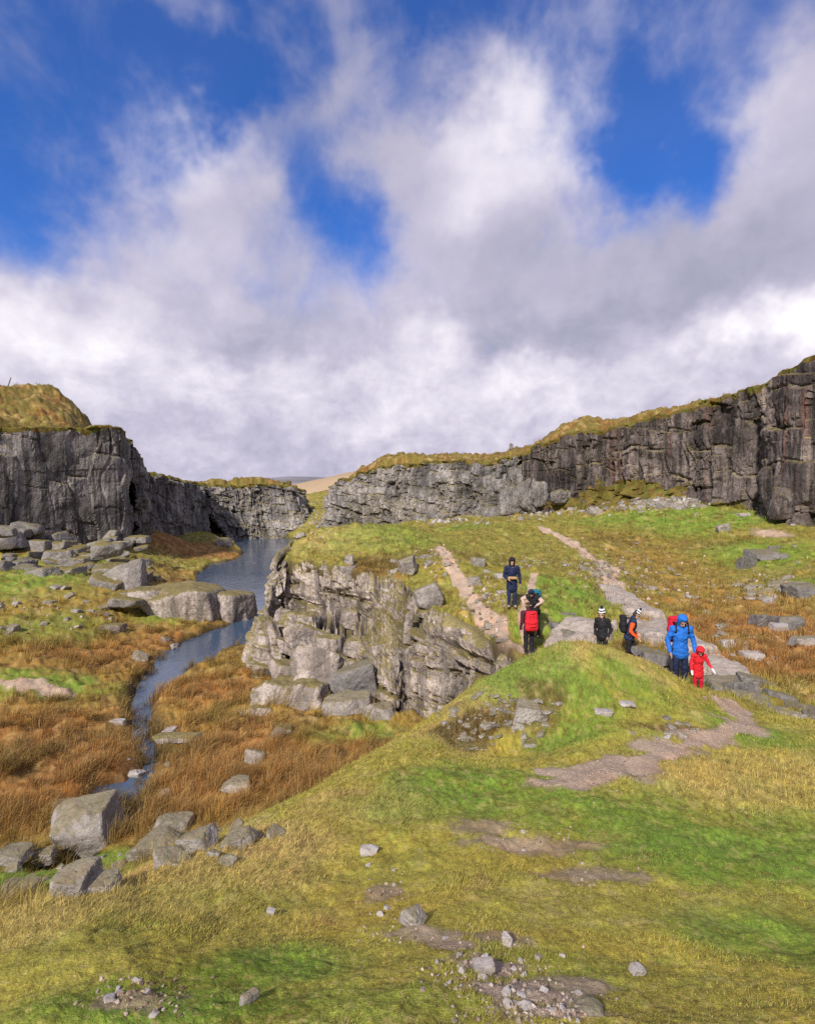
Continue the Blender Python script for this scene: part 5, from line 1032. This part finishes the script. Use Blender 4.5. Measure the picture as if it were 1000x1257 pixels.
def backpack(label, root, tr, k, mat, size=(.34, .22, .52), lidmat=None, up=1.22, strapmat=None):
    """a rucksack against the wearer's back: a thing of its own"""
    W_, D_, H_ = size; rz = root.rotation_euler.z
    c = Vector(tr(0, .135+D_*0.5, up))
    loc = Vector(root.location)+Matrix.Rotation(rz, 3, 'Z')@(c*k)
    o = thing('backpack', label, 'backpack', loc, rz, None); o.scale = (k, k, k)
    a = [(( -W_*.28, 0, -H_*.34), (W_*.28, 0, -H_*.34), D_*.46, D_*.46), ((-W_*.27, 0, .0), (W_*.27, 0, .0), D_*.5, D_*.5), ((-W_*.24, 0, H_*.32), (W_*.24, 0, H_*.32), D_*.44, D_*.44),
         ((-W_*.28, 0, -H_*.34), (-W_*.24, 0, H_*.32), D_*.46, D_*.44), ((W_*.28, 0, -H_*.34), (W_*.24, 0, H_*.32), D_*.46, D_*.44), ((0, 0, -H_*.34), (0, 0, H_*.32), D_*.48, D_*.46)]
    blend('sack', a, mat, o, .016, 2)
    blend('lid', [((-W_*.24, .0, H_*.46), (W_*.24, .0, H_*.46), D_*.42, D_*.42, (1, 1, .55)), ((0, .0, H_*.46), (0, .04, H_*.46), D_*.42, D_*.42, (1, 1, .55))], lidmat or mat, o, .014, 3)
    blend('pocket', [((-W_*.16, D_*.42, -H_*.22), (W_*.16, D_*.42, -H_*.22), D_*.2, D_*.2), ((-W_*.14, D_*.42, -H_*.05), (W_*.14, D_*.42, -H_*.05), D_*.19, D_*.19)], lidmat or mat, o, .013, 2)
    for s in (1, -1): blend('strap', [((W_*.30*s, -D_*.45, H_*.36), (W_*.34*s, -D_*.5-.20, H_*.40), .022, .022, (1.2, 1, .8)), ((W_*.34*s, -D_*.5-.20, H_*.40), (W_*.36*s, -D_*.5-.24, H_*.05), .022, .020), ((W_*.36*s, -D_*.5-.24, H_*.05), (W_*.36*s, -D_*.4, -H_*.28), .020, .016)], strapmat or K_BLACK, o, .012, 1)
    return o
def spot(u, v, y):
    p = at(u, v, y); return (p[0], p[1], hz(p[0], p[1])-0.01)
def turn_to_camera(f): return math.atan2(f[0], f[1])*-1.0     # extra heading so that 'facing the camera' is exact
# hooded walker standing on the path
f = spot(628, 744, 20.4)
person('tall walker in long dark hooded coat standing farthest up the left path', f, turn_to_camera(f)+.1, 1.78, dict(lean=.03, nod=.30, arms={1: ((.27, .03, 1.12), (.29, -.04, .86)), -1: ((-.27, .02, 1.12), (-.16, -.20, 1.05))}), K_NAVY, K_DKBLUE, hood=K_BLACK, jacket_len=.62, group=None)
def waist_pack(label, f, rz, mat):
    o = thing('waist_pack', label, 'waist pack', (f[0], f[1], f[2]), rz)
    blend('pouch', [((-.12, -.205, 1.10), (.12, -.205, 1.10), .055, .055, (1, .8, 1))], mat, o, .012, 2)
    blend('belt', [((.19*math.cos(a), -.02+.17*math.sin(a), 1.10), (.19*math.cos(a+.45), -.02+.17*math.sin(a+.45), 1.10), .02, .02) for a in np.arange(0, 6.28, .45)], K_BLACK, o, .012, 1)
waist_pack('tan waist pack on the dark hooded coat', f, turn_to_camera(f)+.1, K_TAN)
# pair meeting on the path
f = spot(649, 799, 17.8)
p_, tr_, k_ = person('walker seen from behind with a red rucksack and black trousers', f, math.pi+.15, 1.66, dict(lean=.12, nod=.28), K_MAROON, K_BLACK, hat=('sun', (K_TAN, K_BEIGE)), hair=K_HAIR, group=None)
backpack('bright red rucksack on the back of the walker in black trousers', p_, tr_, k_, K_RED, (.40, .25, .62), up=1.16)
f = spot(656, 793, 18.9)
p_, tr_, k_ = person('stooping walker with beige sleeves and dark hat close behind the red rucksack', f, turn_to_camera(f)-.3, 1.74, dict(lean=.42, nod=.65, arms={1: ((.33, -.20, 1.28), (.22, -.42, 1.18)), -1: ((-.36, -.22, 1.30), (-.24, -.44, 1.20))}), K_BLACK, K_BLACK, sleeves=K_BEIGE, hat=('sun', (K_NAVY,)), hair=K_HAIR, group=None)
backpack('teal rucksack on the shoulders of the stooping walker', p_, tr_, k_, K_TEAL, (.36, .24, .50), up=1.24)
# boy, orange sleeves, blue jacket, red child
f = spot(739, 812, 16.0)
person('boy in black jacket and striped knitted hat, hands down, facing the camera', f, turn_to_camera(f)-.35, 1.46, dict(lean=.02, nod=.15, arms={1: ((.27, .05, 1.12), (.22, -.08, .92)), -1: ((-.27, .05, 1.12), (-.22, -.08, .92))}), K_BLACK, K_BLACK, hat=('bobble', (K_NAVY, K_WHITE)), hair=K_HAIR, kid=True, group=None)
f = spot(772, 815, 16.6)
p_, tr_, k_ = person('walker with orange sleeves and bobble hat stepping to the right', f, 1.25, 1.62, dict(lean=.26, nod=.35, arms={1: ((.26, .0, 1.12), (.22, -.22, .95)), -1: ((-.27, -.02, 1.10), (-.25, -.20, .93))}, legs={1: ((.10, -.16, .50), (.11, -.10, .10)), -1: ((-.10, .02, .50), (-.11, .20, .12))}), K_DKBLUE, K_BLACK, sleeves=K_ORANGE, hat=('bobble', (K_NAVY, K_WHITE)), hair=K_HAIR, group=None)
backpack('dark rucksack on the walker with orange sleeves', p_, tr_, k_, K_BLACK, (.32, .24, .50))
f = spot(834, 842, 13.6)
p_, tr_, k_ = person('adult in bright blue hooded jacket looking down at the red child', f, turn_to_camera(f)+.35, 1.74, dict(lean=.16, nod=.42, arms={1: ((.30, -.02, 1.12), (.31, -.14, .86)), -1: ((-.30, -.02, 1.12), (-.28, -.16, .88))}), K_BLUE, K_NAVY, hood=K_BLUE, jacket_len=.74, group=None)
backpack('red rucksack on the adult in the bright blue jacket', p_, tr_, k_, K_CRIM, (.40, .26, .58), up=1.30)
f = spot(856, 851, 13.1)
person('small child in a red hooded coat holding one arm out', f, turn_to_camera(f)+.3, 1.10, dict(lean=.30, nod=.45, arms={1: ((.31, -.16, 1.16), (.40, -.26, .98)), -1: ((-.27, -.12, 1.12), (-.28, -.24, .90))}), K_RED, K_CRIM, hood=K_RED, jacket_len=.60, gloves=K_WHITE, kid=True, group=None)
